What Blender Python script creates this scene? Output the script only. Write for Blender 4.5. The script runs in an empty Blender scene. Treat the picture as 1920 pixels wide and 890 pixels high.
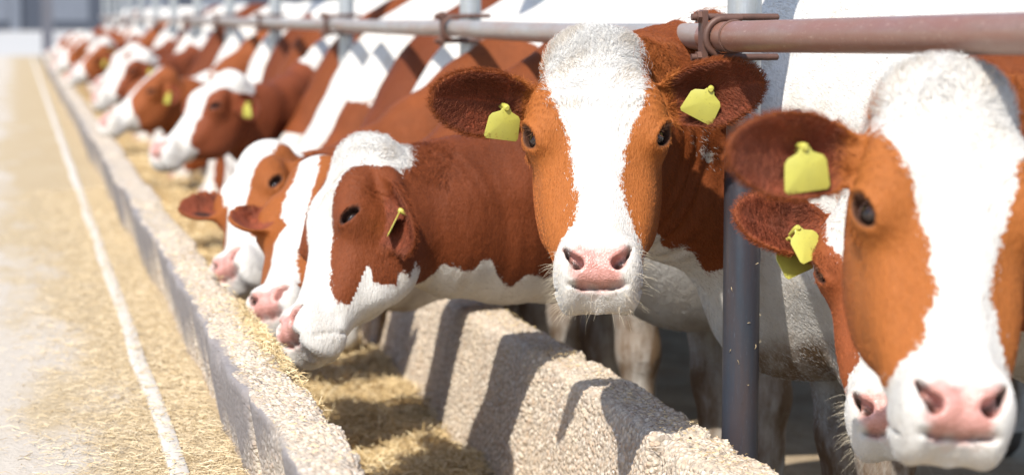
import bpy, math, time
import numpy as np
from math import radians as R
T0 = time.time()
scene = bpy.context.scene
col = scene.collection

# ------------------------------------------------------------------ camera
FOC = 4000.0 / 1920.0 * 36.0
cam_d = bpy.data.cameras.new('camera')
cam = bpy.data.objects.new('camera', cam_d)
col.objects.link(cam)
cam.location = (0, 0, 1.35)
cam.rotation_euler = (R(90) - math.atan(418 / 4000.0), 0, -R(13.0))
cam_d.lens = FOC
cam_d.sensor_width = 36.0
cam_d.clip_start = 0.1
cam_d.clip_end = 2000
cam_d.dof.use_dof = True
cam_d.dof.focus_distance = 3.98
cam_d.dof.aperture_fstop = 3.2
scene.camera = cam

# ------------------------------------------------------------------ light
SUN = np.array([-0.50, -0.66, 1.0])          # towards the sun
SUN /= np.linalg.norm(SUN)
world = bpy.data.worlds.new('World')
scene.world = world
world.use_nodes = True
wn = world.node_tree
sky = wn.nodes.new('ShaderNodeTexSky')
sky.sky_type = 'NISHITA'
sky.sun_disc = False
sky.sun_elevation = math.asin(SUN[2])
sky.sun_rotation = math.atan2(SUN[0], SUN[1])
wn.links.new(sky.outputs[0], wn.nodes['Background'].inputs[0])
wn.nodes['Background'].inputs[1].default_value = 0.15
sl = bpy.data.lights.new('sun', 'SUN')
sl.energy = 4.3
sl.angle = R(0.5)
sl.color = (1.0, 0.95, 0.87)
so = bpy.data.objects.new('sun', sl)
col.objects.link(so)
from mathutils import Vector
so.rotation_euler = Vector(-SUN).to_track_quat('-Z', 'Y').to_euler()
vs = scene.view_settings
vs.view_transform = 'Standard'
vs.look = 'None'
vs.exposure = 0.55
vs.gamma = 1.0
scene.cycles.use_denoising = True
scene.cycles.max_bounces = 6
scene.cycles.diffuse_bounces = 4

rng = np.random.default_rng(7)

# ------------------------------------------------------------------ helpers
def np_mesh(name, V, F=None, quads=None, tris=None, smooth=True):
    """fast mesh from numpy arrays (quads (n,4) and/or tris (n,3))"""
    me = bpy.data.meshes.new(name)
    V = np.asarray(V, np.float32)
    me.vertices.add(len(V))
    me.vertices.foreach_set('co', V.ravel())
    loops, starts = [], []
    s = 0
    for arr in (quads, tris):
        if arr is None or len(arr) == 0:
            continue
        arr = np.asarray(arr, np.int32)
        k = arr.shape[1]
        loops.append(arr.ravel())
        starts.append(s + np.arange(len(arr), dtype=np.int32) * k)
        s += arr.size
    loops = np.concatenate(loops)
    starts = np.concatenate(starts)
    me.loops.add(len(loops))
    me.loops.foreach_set('vertex_index', loops)
    me.polygons.add(len(starts))
    me.polygons.foreach_set('loop_start', starts)
    me.polygons.foreach_set('use_smooth', np.full(len(starts), smooth, bool))
    me.update(calc_edges=True)
    me.validate()
    return me

def link(name, me, mat=None, parent=None, loc=(0, 0, 0)):
    o = bpy.data.objects.new(name, me)
    col.objects.link(o)
    o.location = loc
    if mat is not None:
        for m in (mat if isinstance(mat, (list, tuple)) else [mat]):
            if me.materials.find(m.name) < 0:
                me.materials.append(m)
    if parent is not None:
        o.parent = parent
    return o

def tag(o, label=None, cat=None, group=None, kind=None):
    if label: o['label'] = label
    if cat: o['category'] = cat
    if group: o['group'] = group
    if kind: o['kind'] = kind
    return o

class MB:
    """collects boxes, tubes and lathes into one mesh"""
    def __init__(s):
        s.v, s.q, s.t, s.n = [], [], [], 0
    def add(s, V, Q=None, T=None):
        V = np.asarray(V, float).reshape(-1, 3)
        s.v.append(V)
        if Q is not None and len(Q): s.q.append(np.asarray(Q) + s.n)
        if T is not None and len(T): s.t.append(np.asarray(T) + s.n)
        s.n += len(V)
    def box(s, lo, hi, bev=0.0):
        lo, hi = np.array(lo, float), np.array(hi, float)
        if bev <= 0:
            V = [[(lo, hi)[i][0], (lo, hi)[j][1], (lo, hi)[k][2]] for i in (0, 1) for j in (0, 1) for k in (0, 1)]
            s.add(V, [[0, 1, 3, 2], [4, 6, 7, 5], [0, 4, 5, 1], [2, 3, 7, 6], [0, 2, 6, 4], [1, 5, 7, 3]])
            return
        P = [(-1, -1), (1, -1), (1, 1), (-1, 1)]
        c, h = (lo + hi) / 2, (hi - lo) / 2
        V = []
        for z, ins in ((-h[2], bev), (-h[2] + bev, 0), (h[2] - bev, 0), (h[2], bev)):
            for sx, sy in P:
                for a, b in (((h[0] - ins - (0 if ins else bev)), h[1] - ins), (h[0] - ins, h[1] - ins - (0 if ins else bev))):
                    pass
                V.append([c[0] + sx * (h[0] - ins), c[1] + sy * (h[1] - ins), c[2] + z])
        Q = []
        for r in range(3):
            for k in range(4):
                a, b = r * 4 + k, r * 4 + (k + 1) % 4
                Q.append([a, b, b + 4, a + 4])
        Q += [[3, 2, 1, 0], [12, 13, 14, 15]]
        s.add(V, Q)
    def tube(s, pts, r, seg=16, caps=True):
        pts = np.asarray(pts, float)
        rr = np.full(len(pts), r) if np.isscalar(r) else np.asarray(r, float)
        V = []
        d = np.gradient(pts, axis=0)
        d /= np.linalg.norm(d, axis=1)[:, None] + 1e-12
        ref = np.array([0, 0, 1.0]) if abs(d[0][2]) < 0.9 else np.array([1.0, 0, 0])
        x = np.cross(d[0], ref); x /= np.linalg.norm(x)
        an = np.arange(seg) * 2 * np.pi / seg
        for i in range(len(pts)):
            x = x - d[i] * (x @ d[i]); x /= np.linalg.norm(x)
            y = np.cross(d[i], x)
            V.append(pts[i] + rr[i] * (np.cos(an)[:, None] * x + np.sin(an)[:, None] * y))
        Q = []
        for i in range(len(pts) - 1):
            for k in range(seg):
                a, b = i * seg + k, i * seg + (k + 1) % seg
                Q.append([a, b, b + seg, a + seg])
        V = np.concatenate(V)
        T = []
        if caps:
            n = len(V)
            V = np.vstack([V, pts[0], pts[-1]])
            e = (len(pts) - 1) * seg
            for k in range(seg):
                T.append([n, (k + 1) % seg, k])
                T.append([n + 1, e + k, e + (k + 1) % seg])
        s.add(V, Q, T)
    def build(s, name, mat=None, parent=None, smooth=True, loc=(0, 0, 0)):
        me = np_mesh(name, np.concatenate(s.v), quads=np.concatenate(s.q) if s.q else None, tris=np.concatenate(s.t) if s.t else None, smooth=smooth)
        if smooth:
            try: me.set_sharp_from_angle(angle=R(40))
            except Exception: pass
        return link(name, me, mat, parent, loc)

# ------------------------------------------------------------------ materials
class NT:
    def __init__(s, name):
        s.m = bpy.data.materials.new(name)
        s.m.use_nodes = True
        s.t = s.m.node_tree
        s.b = s.t.nodes['Principled BSDF']
        s.out = s.t.nodes['Material Output']
    def n(s, typ, **kw):
        nd = s.t.nodes.new(typ)
        for k, v in kw.items():
            if k.startswith('i_'):
                key = k[2:]
                nd.inputs[int(key) if key.isdigit() else key].default_value = v
            else:
                setattr(nd, k, v)
        return nd
    def l(s, a, b):
        s.t.links.new(a, b)
    def math(s, op, a, b=None, c=None, clamp=False):
        nd = s.n('ShaderNodeMath', operation=op, use_clamp=clamp)
        for i, x in enumerate((a, b, c)):
            if x is None: continue
            if isinstance(x, (int, float)): nd.inputs[i].default_value = x
            else: s.l(x, nd.inputs[i])
        return nd.outputs[0]
    def mix(s, f, a, b):
        nd = s.n('ShaderNodeMix', data_type='RGBA')
        for sock, x in ((nd.inputs[0], f), (nd.inputs[6], a), (nd.inputs[7], b)):
            if isinstance(x, (int, float)): sock.default_value = x
            elif isinstance(x, tuple): sock.default_value = (x[0], x[1], x[2], 1)
            else: s.l(x, sock)
        return nd.outputs[2]
    def noise(s, scale, detail=3, rough=0.55, vec=None, dim=None):
        nd = s.n('ShaderNodeTexNoise')
        nd.inputs['Scale'].default_value = scale
        nd.inputs['Detail'].default_value = detail
        nd.inputs['Roughness'].default_value = rough
        if vec is not None: s.l(vec, nd.inputs['Vector'])
        return nd.outputs[0]
    def ramp(s, f, stops):
        nd = s.n('ShaderNodeValToRGB')
        e = nd.color_ramp.elements
        while len(e) < len(stops): e.new(0.5)
        for k, (p, c) in enumerate(stops):
            e[k].position = p
            e[k].color = (c[0], c[1], c[2], 1) if isinstance(c, tuple) else (c, c, c, 1)
        s.l(f, nd.inputs[0])
        return nd.outputs[0]
    def attr(s, name, outp='Fac'):
        nd = s.n('ShaderNodeAttribute', attribute_name=name)
        return nd.outputs[outp]
    def obj(s):
        return s.n('ShaderNodeTexCoord').outputs['Object']
    def bump(s, h, dist=0.002, strength=1.0):
        nd = s.n('ShaderNodeBump')
        nd.inputs['Distance'].default_value = dist
        nd.inputs['Strength'].default_value = strength
        s.l(h, nd.inputs['Height'])
        s.l(nd.outputs[0], s.b.inputs['Normal'])
    def set(s, **kw):
        for k, v in kw.items():
            s.b.inputs[k.replace('_', ' ')].default_value = v
        return s

def simple(name, colr, rough=0.6, metal=0.0, spec=0.5):
    t = NT(name)
    t.set(Base_Color=(*colr, 1), Roughness=rough, Metallic=metal)
    t.b.inputs['Specular IOR Level'].default_value = spec
    return t.m

def mat_coat(name, brown, light):
    t = NT(name)
    P = t.obj()
    nz = t.noise(28, 4, 0.6, P)
    nf = t.noise(170, 2, 0.6, P)
    w = t.math('ADD', t.attr('white'), t.math('MULTIPLY', t.math('SUBTRACT', nz, 0.5), 0.035))
    w = t.math('ADD', w, t.math('MULTIPLY', t.math('SUBTRACT', nf, 0.5), 0.020))
    fw_ = t.math('MULTIPLY_ADD', w, 220.0, 0.5, clamp=True)
    mp = t.n('ShaderNodeMapping')
    mp.inputs['Scale'].default_value = (1, 1, 0.35)
    t.l(P, mp.inputs[0])
    n2 = t.noise(9, 5, 0.65, mp.outputs[0])
    n3 = t.noise(120, 3, 0.6, mp.outputs[0])
    dk = tuple(c * 0.52 for c in brown)
    br = t.mix(t.math('MULTIPLY_ADD', n2, 1.6, -0.3, clamp=True), dk, brown)
    br = t.mix(t.attr('tone'), br, light)
    br = t.mix(t.math('MULTIPLY_ADD', n3, 1.5, -0.55, clamp=True), br, t.mix(0.28, br, (0.02, 0.006, 0.003)))
    wh = t.mix(t.math('MULTIPLY_ADD', n2, 1.5, -0.5, clamp=True), (0.63, 0.61, 0.575), (0.48, 0.445, 0.39))
    wh = t.mix(t.math('MULTIPLY_ADD', t.noise(21, 5, 0.7, mp.outputs[0]), 2.6, -1.35, clamp=True), wh, (0.47, 0.40, 0.31))
    wh = t.mix(t.math('MULTIPLY', t.attr('dirt'), t.math('MULTIPLY_ADD', n2, 3.0, -0.9, clamp=True)), wh, (0.17, 0.11, 0.065))
    c = t.mix(fw_, br, wh)
    c = t.mix(t.attr('ear'), c, t.mix(t.math('MULTIPLY_ADD', t.noise(16, 4, 0.6, P), 2.4, -0.75, clamp=True), (0.115, 0.035, 0.020), (0.27, 0.062, 0.026)))
    pn = t.noise(60, 3, 0.6, P)
    pk = t.mix(t.math('MULTIPLY_ADD', pn, 2.2, -0.75, clamp=True), (0.60, 0.31, 0.27), (0.40, 0.17, 0.13))
    sp = t.math('MULTIPLY_ADD', t.noise(75, 4, 0.75, P), 9.0, -5.6, clamp=True)
    pk = t.mix(t.math('MULTIPLY', sp, 0.75), pk, (0.12, 0.05, 0.04))
    c = t.mix(t.math('MULTIPLY', t.attr('pink'), 1.0, clamp=True), c, pk)
    c = t.mix(t.attr('dark'), c, (0.035, 0.02, 0.016))
    t.l(c, t.b.inputs['Base Color'])
    rg = t.math('MULTIPLY_ADD', t.attr('pink'), -0.34, 0.62)
    t.l(rg, t.b.inputs['Roughness'])
    t.l(t.math('MULTIPLY_ADD', t.attr('pink'), 0.4, 0.18), t.b.inputs['Specular IOR Level'])
    mp2 = t.n('ShaderNodeMapping')
    mp2.inputs['Scale'].default_value = (1, 1, 0.22)
    t.l(P, mp2.inputs[0])
    hb = t.math('ADD', t.noise(330, 2, 0.6, mp2.outputs[0]), t.math('ADD', t.math('MULTIPLY', t.noise(11, 3, 0.5, P), 2.2), t.math('MULTIPLY', t.noise(34, 3, 0.6, mp.outputs[0]), 1.6)))
    hb = t.math('MULTIPLY', hb, t.math('MULTIPLY_ADD', t.attr('pink'), -1.0, 1.0, clamp=True))
    hb = t.math('ADD', hb, t.math('MULTIPLY', t.attr('pink'), t.math('MULTIPLY', t.noise(260, 2, 0.5, P), 0.9)))
    t.bump(hb, 0.0045, 0.6)
    return t.m

def mat_fur():
    t = NT('fur_strands')
    a = t.n('ShaderNodeAttribute', attribute_name='strand_colour')
    t.l(a.outputs['Color'], t.b.inputs['Base Color'])
    t.set(Roughness=0.6)
    t.b.inputs['Specular IOR Level'].default_value = 0.2
    return t.m

def mat_aggregate(name, scale=88, dist=0.006, warm=0.0, dark=1.0):
    t = NT(name)
    P = t.obj()
    wob = t.noise(60, 2, 0.5, P)
    vo = t.n('ShaderNodeTexVoronoi', feature='F1')
    vo.inputs['Scale'].default_value = scale
    vo.inputs['Randomness'].default_value = 1.0
    t.l(P, vo.inputs['Vector'])
    vo2 = t.n('ShaderNodeTexVoronoi', feature='F1')
    vo2.inputs['Scale'].default_value = scale * 2.3
    t.l(P, vo2.inputs['Vector'])
    sep = t.n('ShaderNodeSeparateColor')
    t.l(vo.outputs['Color'], sep.inputs[0])
    pal = t.ramp(sep.outputs[0], [(0.0, (0.16, 0.10, 0.065)), (0.14, (0.46, 0.29, 0.165)), (0.4, (0.70, 0.57, 0.41)), (0.6, (0.60, 0.51, 0.41)), (0.8, (0.76, 0.69, 0.59)), (0.9, (0.50, 0.33, 0.20)), (1.0, (0.25, 0.19, 0.15))])
    pal = t.mix(0.35, pal, (0.60, 0.54, 0.465))
    gap = t.math('MULTIPLY_ADD', vo.outputs['Distance'], 2.6, -0.9, clamp=True)
    c = t.mix(gap, pal, (0.42, 0.36, 0.29))
    big = t.noise(5, 4, 0.6, P)
    plaster = t.math('MULTIPLY_ADD', t.noise(7, 3, 0.55, P), 5.0, -2.9, clamp=True)
    c = t.mix(t.math('MULTIPLY', plaster, 0.6), c, (0.60, 0.53, 0.44))
    c = t.mix(t.math('MULTIPLY_ADD', big, 1.4, -0.55, clamp=True), c, (0.60 * dark, 0.50 * dark, 0.37 * dark))
    c = t.mix(t.math('MULTIPLY_ADD', wob, 1.0, -0.42, clamp=True), c, (0.30, 0.24, 0.18))
    ag = t.attr('agg')
    gr = t.mix(t.noise(18, 5, 0.65, P), (0.155, 0.142, 0.150), (0.25, 0.232, 0.235))  # smoother cast grey of the outer wall face, its shade darkened into the colour
    c = t.mix(ag, gr, c)
    t.l(c, t.b.inputs['Base Color'])
    t.set(Roughness=0.85)
    t.b.inputs['Specular IOR Level'].default_value = 0.2
    h = t.math('SUBTRACT', 1.0, t.math('MULTIPLY', vo.outputs['Distance'], 1.3))
    h = t.math('MULTIPLY', h, t.math('SUBTRACT', 1.0, t.math('MULTIPLY', plaster, 0.75)))
    h = t.math('MULTIPLY', h, t.math('MULTIPLY_ADD', sep.outputs[1], 0.9, 0.45))
    h2 = t.math('ADD', h, t.math('MULTIPLY', vo2.outputs['Distance'], -0.25))
    h2 = t.math('ADD', t.math('MULTIPLY', t.math('SUBTRACT', h2, 0.6), t.math('MULTIPLY_ADD', ag, 0.9, 0.1)), 0.6)
    dn = t.n('ShaderNodeDisplacement')
    dn.inputs['Midlevel'].default_value = 0.6
    dn.inputs['Scale'].default_value = dist
    t.l(h2, dn.inputs['Height'])
    t.l(dn.outputs[0], t.out.inputs['Displacement'])
    t.m.displacement_method = 'BOTH'
    return t.m

def mat_concrete(name, a, b, straw=0.0):
    t = NT(name)
    P = t.obj()
    n1 = t.noise(1.3, 6, 0.6, P)
    n2 = t.noise(40, 4, 0.6, P)
    c = t.mix(t.math('MULTIPLY_ADD', n1, 2.2, -0.6, clamp=True), a, b)
    c = t.mix(t.math('MULTIPLY_ADD', n2, 1.4, -0.5, clamp=True), c, tuple(x * 0.8 for x in b))
    t.l(c, t.b.inputs['Base Color'])
    t.set(Roughness=0.85)
    t.bump(n2, 0.004, 0.6)
    return t.m

def mat_alley():
    t = NT('alley_concrete_with_chaff')
    P = t.obj()
    sx = t.n('ShaderNodeSeparateXYZ')
    t.l(P, sx.inputs[0])
    mp = t.n('ShaderNodeMapping')
    mp.inputs['Scale'].default_value = (1.6, 0.6, 1)
    t.l(P, mp.inputs[0])
    nz = t.noise(2.2, 5, 0.62, mp.outputs[0])
    nf = t.noise(70, 4, 0.7, P)
    # chaff lies against the trough and thins out to the left
    far = t.math('MULTIPLY_ADD', sx.outputs[1], 0.22, -1.2, clamp=True)
    d = t.math('ADD', t.math('MULTIPLY_ADD', sx.outputs[0], 5.0, 0.0), far)
    f = t.math('ADD', d, t.math('MULTIPLY_ADD', nz, 5.2, -2.5))
    f = t.math('ADD', f, t.math('MULTIPLY_ADD', nf, 1.0, -0.5))
    f = t.math('MULTIPLY', f, 1.0, clamp=True)
    ch = t.mix(t.math('MULTIPLY_ADD', nf, 2.4, -0.7, clamp=True), (0.30, 0.215, 0.115), (0.52, 0.41, 0.26))
    ch = t.mix(t.math('MULTIPLY_ADD', nz, 2.0, -0.75, clamp=True), ch, (0.45, 0.36, 0.235))
    cc = t.mix(t.noise(9, 4, 0.6, P), (0.45, 0.395, 0.33), (0.53, 0.475, 0.405))
    t.l(t.mix(t.math('MULTIPLY', f, 0.92), cc, ch), t.b.inputs['Base Color'])
    t.set(Roughness=1.0)
    t.b.inputs['Specular IOR Level'].default_value = 0.08
    t.bump(nf, 0.01, 0.7)
    return t.m

def mat_dirt():
    t = NT('yard_dirt')
    P = t.obj()
    n1 = t.noise(3.5, 6, 0.62, P)
    n2 = t.noise(45, 4, 0.65, P)
    c = t.mix(t.math('MULTIPLY_ADD', n1, 2.4, -0.7, clamp=True), (0.24, 0.17, 0.105), (0.52, 0.42, 0.29))
    c = t.mix(t.math('MULTIPLY_ADD', n2, 2, -0.7, clamp=True), c, (0.30, 0.22, 0.13))
    t.l(c, t.b.inputs['Base Color'])
    t.set(Roughness=0.95)
    t.bump(t.math('ADD', n1, t.math('MULTIPLY', n2, 0.3)), 0.05, 0.8)
    return t.m

def mat_straw(name, a, b, c):
    t = NT(name)
    at = t.n('ShaderNodeAttribute', attribute_name='shade')
    t.l(t.ramp(at.outputs['Fac'], [(0.0, a), (0.45, b), (1.0, c)]), t.b.inputs['Base Color'])
    t.set(Roughness=0.55)
    t.b.inputs['Specular IOR Level'].default_value = 0.35
    return t.m

def mat_pipe(name, base, rust, amount, rough=0.42, metal=0.55, zsplit=False):
    t = NT(name)
    P = t.obj()
    mp = t.n('ShaderNodeMapping')
    mp.inputs['Scale'].default_value = (9, 1.6, 9) if not zsplit else (16, 16, 1.6)
    t.l(P, mp.inputs[0])
    n1 = t.noise(2.2, 6, 0.65, mp.outputs[0])
    n2 = t.noise(60, 4, 0.7, P)
    n3 = t.noise(7, 5, 0.6, P)
    f = t.math('MULTIPLY_ADD', n1, 2.4, amount - 1.2, clamp=True)
    c = t.mix(t.math('MULTIPLY_ADD', n3, 2, -0.5, clamp=True), base, tuple(x * 0.72 for x in base))
    c = t.mix(f, c, rust)
    c = t.mix(t.math('MULTIPLY_ADD', t.noise(26, 5, 0.75, mp.outputs[0]), 5.0, -2.95, clamp=True), c, tuple(min(.6, x * 1.7 + .03) for x in base))
    c = t.mix(t.math('MULTIPLY_ADD', n2, 5.0, -3.1, clamp=True), c, tuple(x * .55 for x in rust))
    t.l(c, t.b.inputs['Base Color'])
    t.set(Roughness=rough, Metallic=metal)
    t.l(t.math('MULTIPLY_ADD', n3, 0.35, rough - 0.17), t.b.inputs['Roughness'])
    t.l(t.math('MULTIPLY_ADD', f, -metal * 0.8, metal), t.b.inputs['Metallic'])
    t.bump(n2, 0.0012, 0.5)
    return t.m

M_FUR = mat_fur()
M_AGG = mat_aggregate('exposed_aggregate', 92, 0.0065)
M_AGGS = mat_aggregate('exposed_aggregate_far', 95, 0.004)
M_ALLEY = mat_alley()
M_CONC = mat_concrete('pale_concrete', (0.40, 0.39, 0.375), (0.48, 0.465, 0.44))
M_LEDGE = mat_concrete('ledge_concrete', (0.50, 0.455, 0.40), (0.60, 0.56, 0.50))
M_DIRT = mat_dirt()
M_STRAW = mat_straw('straw', (0.24, 0.155, 0.065), (0.58, 0.42, 0.20), (0.84, 0.71, 0.46))
M_CHAFF = mat_straw('chaff', (0.32, 0.23, 0.12), (0.56, 0.43, 0.25), (0.74, 0.62, 0.43))
M_STRAWBED = mat_concrete('straw_bed', (0.36, 0.24, 0.10), (0.48, 0.33, 0.15))
M_RAIL = mat_pipe('weathered_rail_pipe', (0.42, 0.395, 0.365), (0.30, 0.19, 0.14), 0.42, 0.42, 0.35)
M_RAILR = mat_pipe('rusty_rail_pipe', (0.33, 0.225, 0.175), (0.23, 0.105, 0.072), 0.80, 0.40, 0.3)
M_POST = mat_pipe('galvanised_post', (0.46, 0.485, 0.51), (0.34, 0.33, 0.28), 0.2, 0.38, 0.55, True)
M_POSTD = mat_pipe('dark_worn_post', (0.048, 0.060, 0.082), (0.060, 0.040, 0.038), 0.35, 0.36, 0.25, True)
M_CLAMP = mat_pipe('rusty_clamp_steel', (0.10, 0.055, 0.042), (0.13, 0.06, 0.04), 0.6, 0.55, 0.25)
def mat_tag():
    t = NT('ear_tag_plastic')
    n1 = t.noise(30, 4, 0.6, t.obj())
    t.l(t.mix(t.math('MULTIPLY_ADD', n1, 1.6, -0.45, clamp=True), t.mix(t.math('MULTIPLY_ADD', t.noise(160, 3, 0.7, t.obj()), 8.0, -5.1, clamp=True), (0.50, 0.47, 0.085), (0.22, 0.17, 0.05)), (0.40, 0.38, 0.085)), t.b.inputs['Base Color'])
    t.set(Roughness=0.4)
    t.b.inputs['Subsurface Weight'].default_value = 0.0
    return t.m
M_TAG = mat_tag()
M_IRIS = simple('eye_dark', (0.014, 0.008, 0.006), 0.05, 0, 0.55)
M_SCLERA = simple('eye_white', (0.50, 0.33, 0.30), 0.12, 0, 0.5)
M_HOOF = simple('hoof_horn', (0.06, 0.045, 0.035), 0.6)

# ------------------------------------------------------------------ implicit cows
def nrm(a):
    a = np.asarray(a, float)
    return a / np.linalg.norm(a)
def smin(a, b, k):
    h = np.maximum(k - np.abs(a - b), 0.0) / k
    return np.minimum(a, b) - h * h * k * 0.25
def smax(a, b, k):
    return -smin(-a, -b, k)
def sd_ell(p, c, r):
    q = p - np.asarray(c, np.float32)
    r = np.asarray(r, np.float32)
    k0 = np.sqrt(((q / r) ** 2).sum(1))
    k1 = np.sqrt(((q / (r * r)) ** 2).sum(1)) + 1e-9
    return k0 * (k0 - 1.0) / k1
def sd_cone(p, a, b, ra, rb):
    a = np.asarray(a, np.float32); b = np.asarray(b, np.float32)
    ba = b - a
    pa = p - a
    h = np.clip((pa @ ba) / (ba @ ba), 0, 1)
    return np.sqrt(((pa - h[:, None] * ba) ** 2).sum(1)) - (ra + (rb - ra) * h)

_vv = np.linspace(-0.08, 0.64, 721)
def prof(V, Y, s=9):
    y = np.interp(_vv, V, Y)
    k = np.exp(-0.5 * (np.arange(-30, 31) / s) ** 2); k /= k.sum()
    return np.convolve(np.pad(y, 30, 'edge'), k, 'valid')
_V = [-0.03, -0.012, 0.02, 0.06, 0.12, 0.18, 0.24, 0.30, 0.36, 0.41, 0.45, 0.49, 0.515, 0.532, 0.546]
P_A = prof(_V, [0.020, 0.066, 0.096, 0.106, 0.114, 0.122, 0.119, 0.105, 0.090, 0.079, 0.073, 0.072, 0.065, 0.048, 0.020])
P_F = prof(_V, [-0.085, -0.045, -0.018, -0.003, 0.003, 0.002, -0.004, -0.010, -0.015, -0.015, -0.009, -0.001, -0.010, -0.040, -0.080], 7)
P_B = prof(_V, [-0.095, -0.15, -0.185, -0.205, -0.225, -0.248, -0.262, -0.250, -0.210, -0.172, -0.150, -0.140, -0.134, -0.126, -0.10])
P_K = prof([-0.05, 0.1, 0.2, 0.28, 0.36, 0.42, 0.48, 0.6], [0.0, 0.02, -0.06, -0.24, -0.32, -0.22, -0.05, 0.0], 14)
EYE_C = np.array([0.1070, 0.207, -0.049])
EYE_D = nrm([0.72, 0.02, 0.68])

def nostril(u, v):
    p = np.stack([u, v, 0 * u], 1).astype(np.float32)
    a = sd_cone(p, (.060, .461, 0), (.051, .477, 0), .0035, .006)
    return smin(a, sd_cone(p, (.051, .477, 0), (.037, .491, 0), .0065, .0125), .004)

def head_sdf(q, EC, eo):
    u = np.abs(q[:, 0]); v = q[:, 1]; w = q[:, 2]
    a = np.interp(v, _vv, P_A); wf = np.interp(v, _vv, P_F); wb = np.interp(v, _vv, P_B); kk = np.interp(v, _vv, P_K)
    c = (wf + wb) / 2; b = np.maximum((wf - wb) / 2, 0.01)
    t = (w - c) / b
    ae = np.maximum(a * (1 + kk * np.clip(t, -1, 1)), 0.01)
    p = 2.7
    d = (((u / ae) ** p + np.abs(t) ** p) ** (1 / p) - 1) * np.minimum(ae, b) * 0.9
    d = d + np.maximum(v - 0.546, 0) + np.maximum(-0.03 - v, 0)
    Q = np.stack([u, v, w], 1).astype(np.float32)
    d = smin(d, sd_ell(Q, (0, 0.0, -0.075), (0.085, 0.05, 0.07)), 0.05)        # poll
    d = smin(d, sd_ell(Q, (0.103, EC[1] - 0.007, -0.057), (0.036, 0.050, 0.050)), 0.035)  # orbit
    d = smin(d, sd_ell(Q, (0.088, 0.148, -0.035), (0.038, 0.055, 0.035)), 0.04)   # brow
    d = smin(d, sd_ell(Q, (0.068, 0.290, -0.155), (0.036, 0.09, 0.085)), 0.05)   # cheek
    d = smin(d, sd_ell(Q, (0.070, 0.335, -0.085), (0.022, 0.085, 0.022)), 0.05)   # facial crest
    d = smin(d, sd_ell(Q, (0.044, 0.472, -0.028), (0.032, 0.040, 0.031)), 0.03)  # nostril wing
    d = smin(d, sd_ell(Q, (0.0, 0.517, -0.098), (0.044, 0.018, 0.044)), 0.02)     # lower lip and chin
    d = smin(d, sd_ell(Q, (0.052, 0.510, -0.075), (0.026, 0.045, 0.055)), 0.03)  # upper lip side
    # lids and socket
    ec = EC.astype(np.float32)
    e = Q - ec
    de = np.sqrt((e ** 2).sum(1))
    d = smin(d, de - 0.0275, 0.012)
    along = nrm([-0.35, 0.80, 0.45]); along = nrm(along - EYE_D * (along @ EYE_D)); up = np.cross(EYE_D, along)
    ea = e @ along.astype(np.float32); eu = e @ up.astype(np.float32); ed = e @ EYE_D.astype(np.float32)
    alm = np.sqrt((ea / 0.0250) ** 2 + ((eu + .002) / (0.0155 * eo)) ** 2) - 1.0
    carve = np.maximum(alm * 0.0155 * eo, -(ed - 0.004))
    d = smax(d, -carve, 0.004)
    d = d - (0.003 + 0.0025 * (eu > 0)) * np.exp(-((alm - 0.42) / 0.24) ** 2) * (ed > 0.0)            # lid rims
    # brow wrinkles
    rr = np.sqrt((u - 0.114) ** 2 + ((v - 0.234) * 0.8) ** 2)
    msk = np.exp(-((rr - 0.072) / 0.022) ** 2) * (v < 0.215)
    d = d - 0.0022 * np.sin(rr * 2 * np.pi / 0.0125) * msk * (w > -0.12)
    # nostrils: comma shaped hollows cut back from the surface
    nd = nostril(u, v)
    d = smax(d, -np.maximum(np.maximum(nd, -(d + 0.024)), -0.075 - w), 0.006)
    # mouth line
    ml = v - (0.526 + 0.55 * (w + 0.045) * (w < -0.045) * 1.0)
    d = d + 0.011 * np.exp(-(ml / 0.0035) ** 2) * np.clip((w + 0.16) / 0.03, 0, 1) * (w < 0.02) * np.where(w > -.05, np.clip((.060 - u) / .014, 0, 1), .5)
    # philtrum
    d = d + 0.003 * np.exp(-(u / 0.006) ** 2) * np.clip((v - 0.50) / 0.03, 0, 1) * (w > -0.06)
    return d.astype(np.float32)

EAR_L, EAR_W = 0.210, 0.0595
def ear_half(l):
    x = np.clip(l / EAR_L, 0, 1)
    return EAR_W * np.interp(x, [0, 0.1, 0.25, 0.45, 0.65, 0.82, 0.92, 0.97, 1.0], [0.42, 0.56, 0.82, 1.0, 0.98, 0.78, 0.52, 0.30, 0.05])
def ear_mid(l, s):
    x = np.clip(l / EAR_L, 0, 1)
    return (0.034 * (1 - x) + 0.018) * (np.clip(np.abs(s) / EAR_W, 0, 1.2)) ** 2 - 0.012 * np.sin(x * np.pi) - 0.006 + 0.02 * x * x
def ear_sdf(l, s, n):
    hw = ear_half(l)
    sh = np.abs(n - ear_mid(l, s)) * 0.85 - (0.0055 + 0.006 * np.clip(1 - l / 0.07, 0, 1))
    ol = np.maximum((np.abs(s) - hw) * 0.8, np.maximum(l - EAR_L, -l - 0.02))
    return smax(sh, ol, 0.006)

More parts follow.
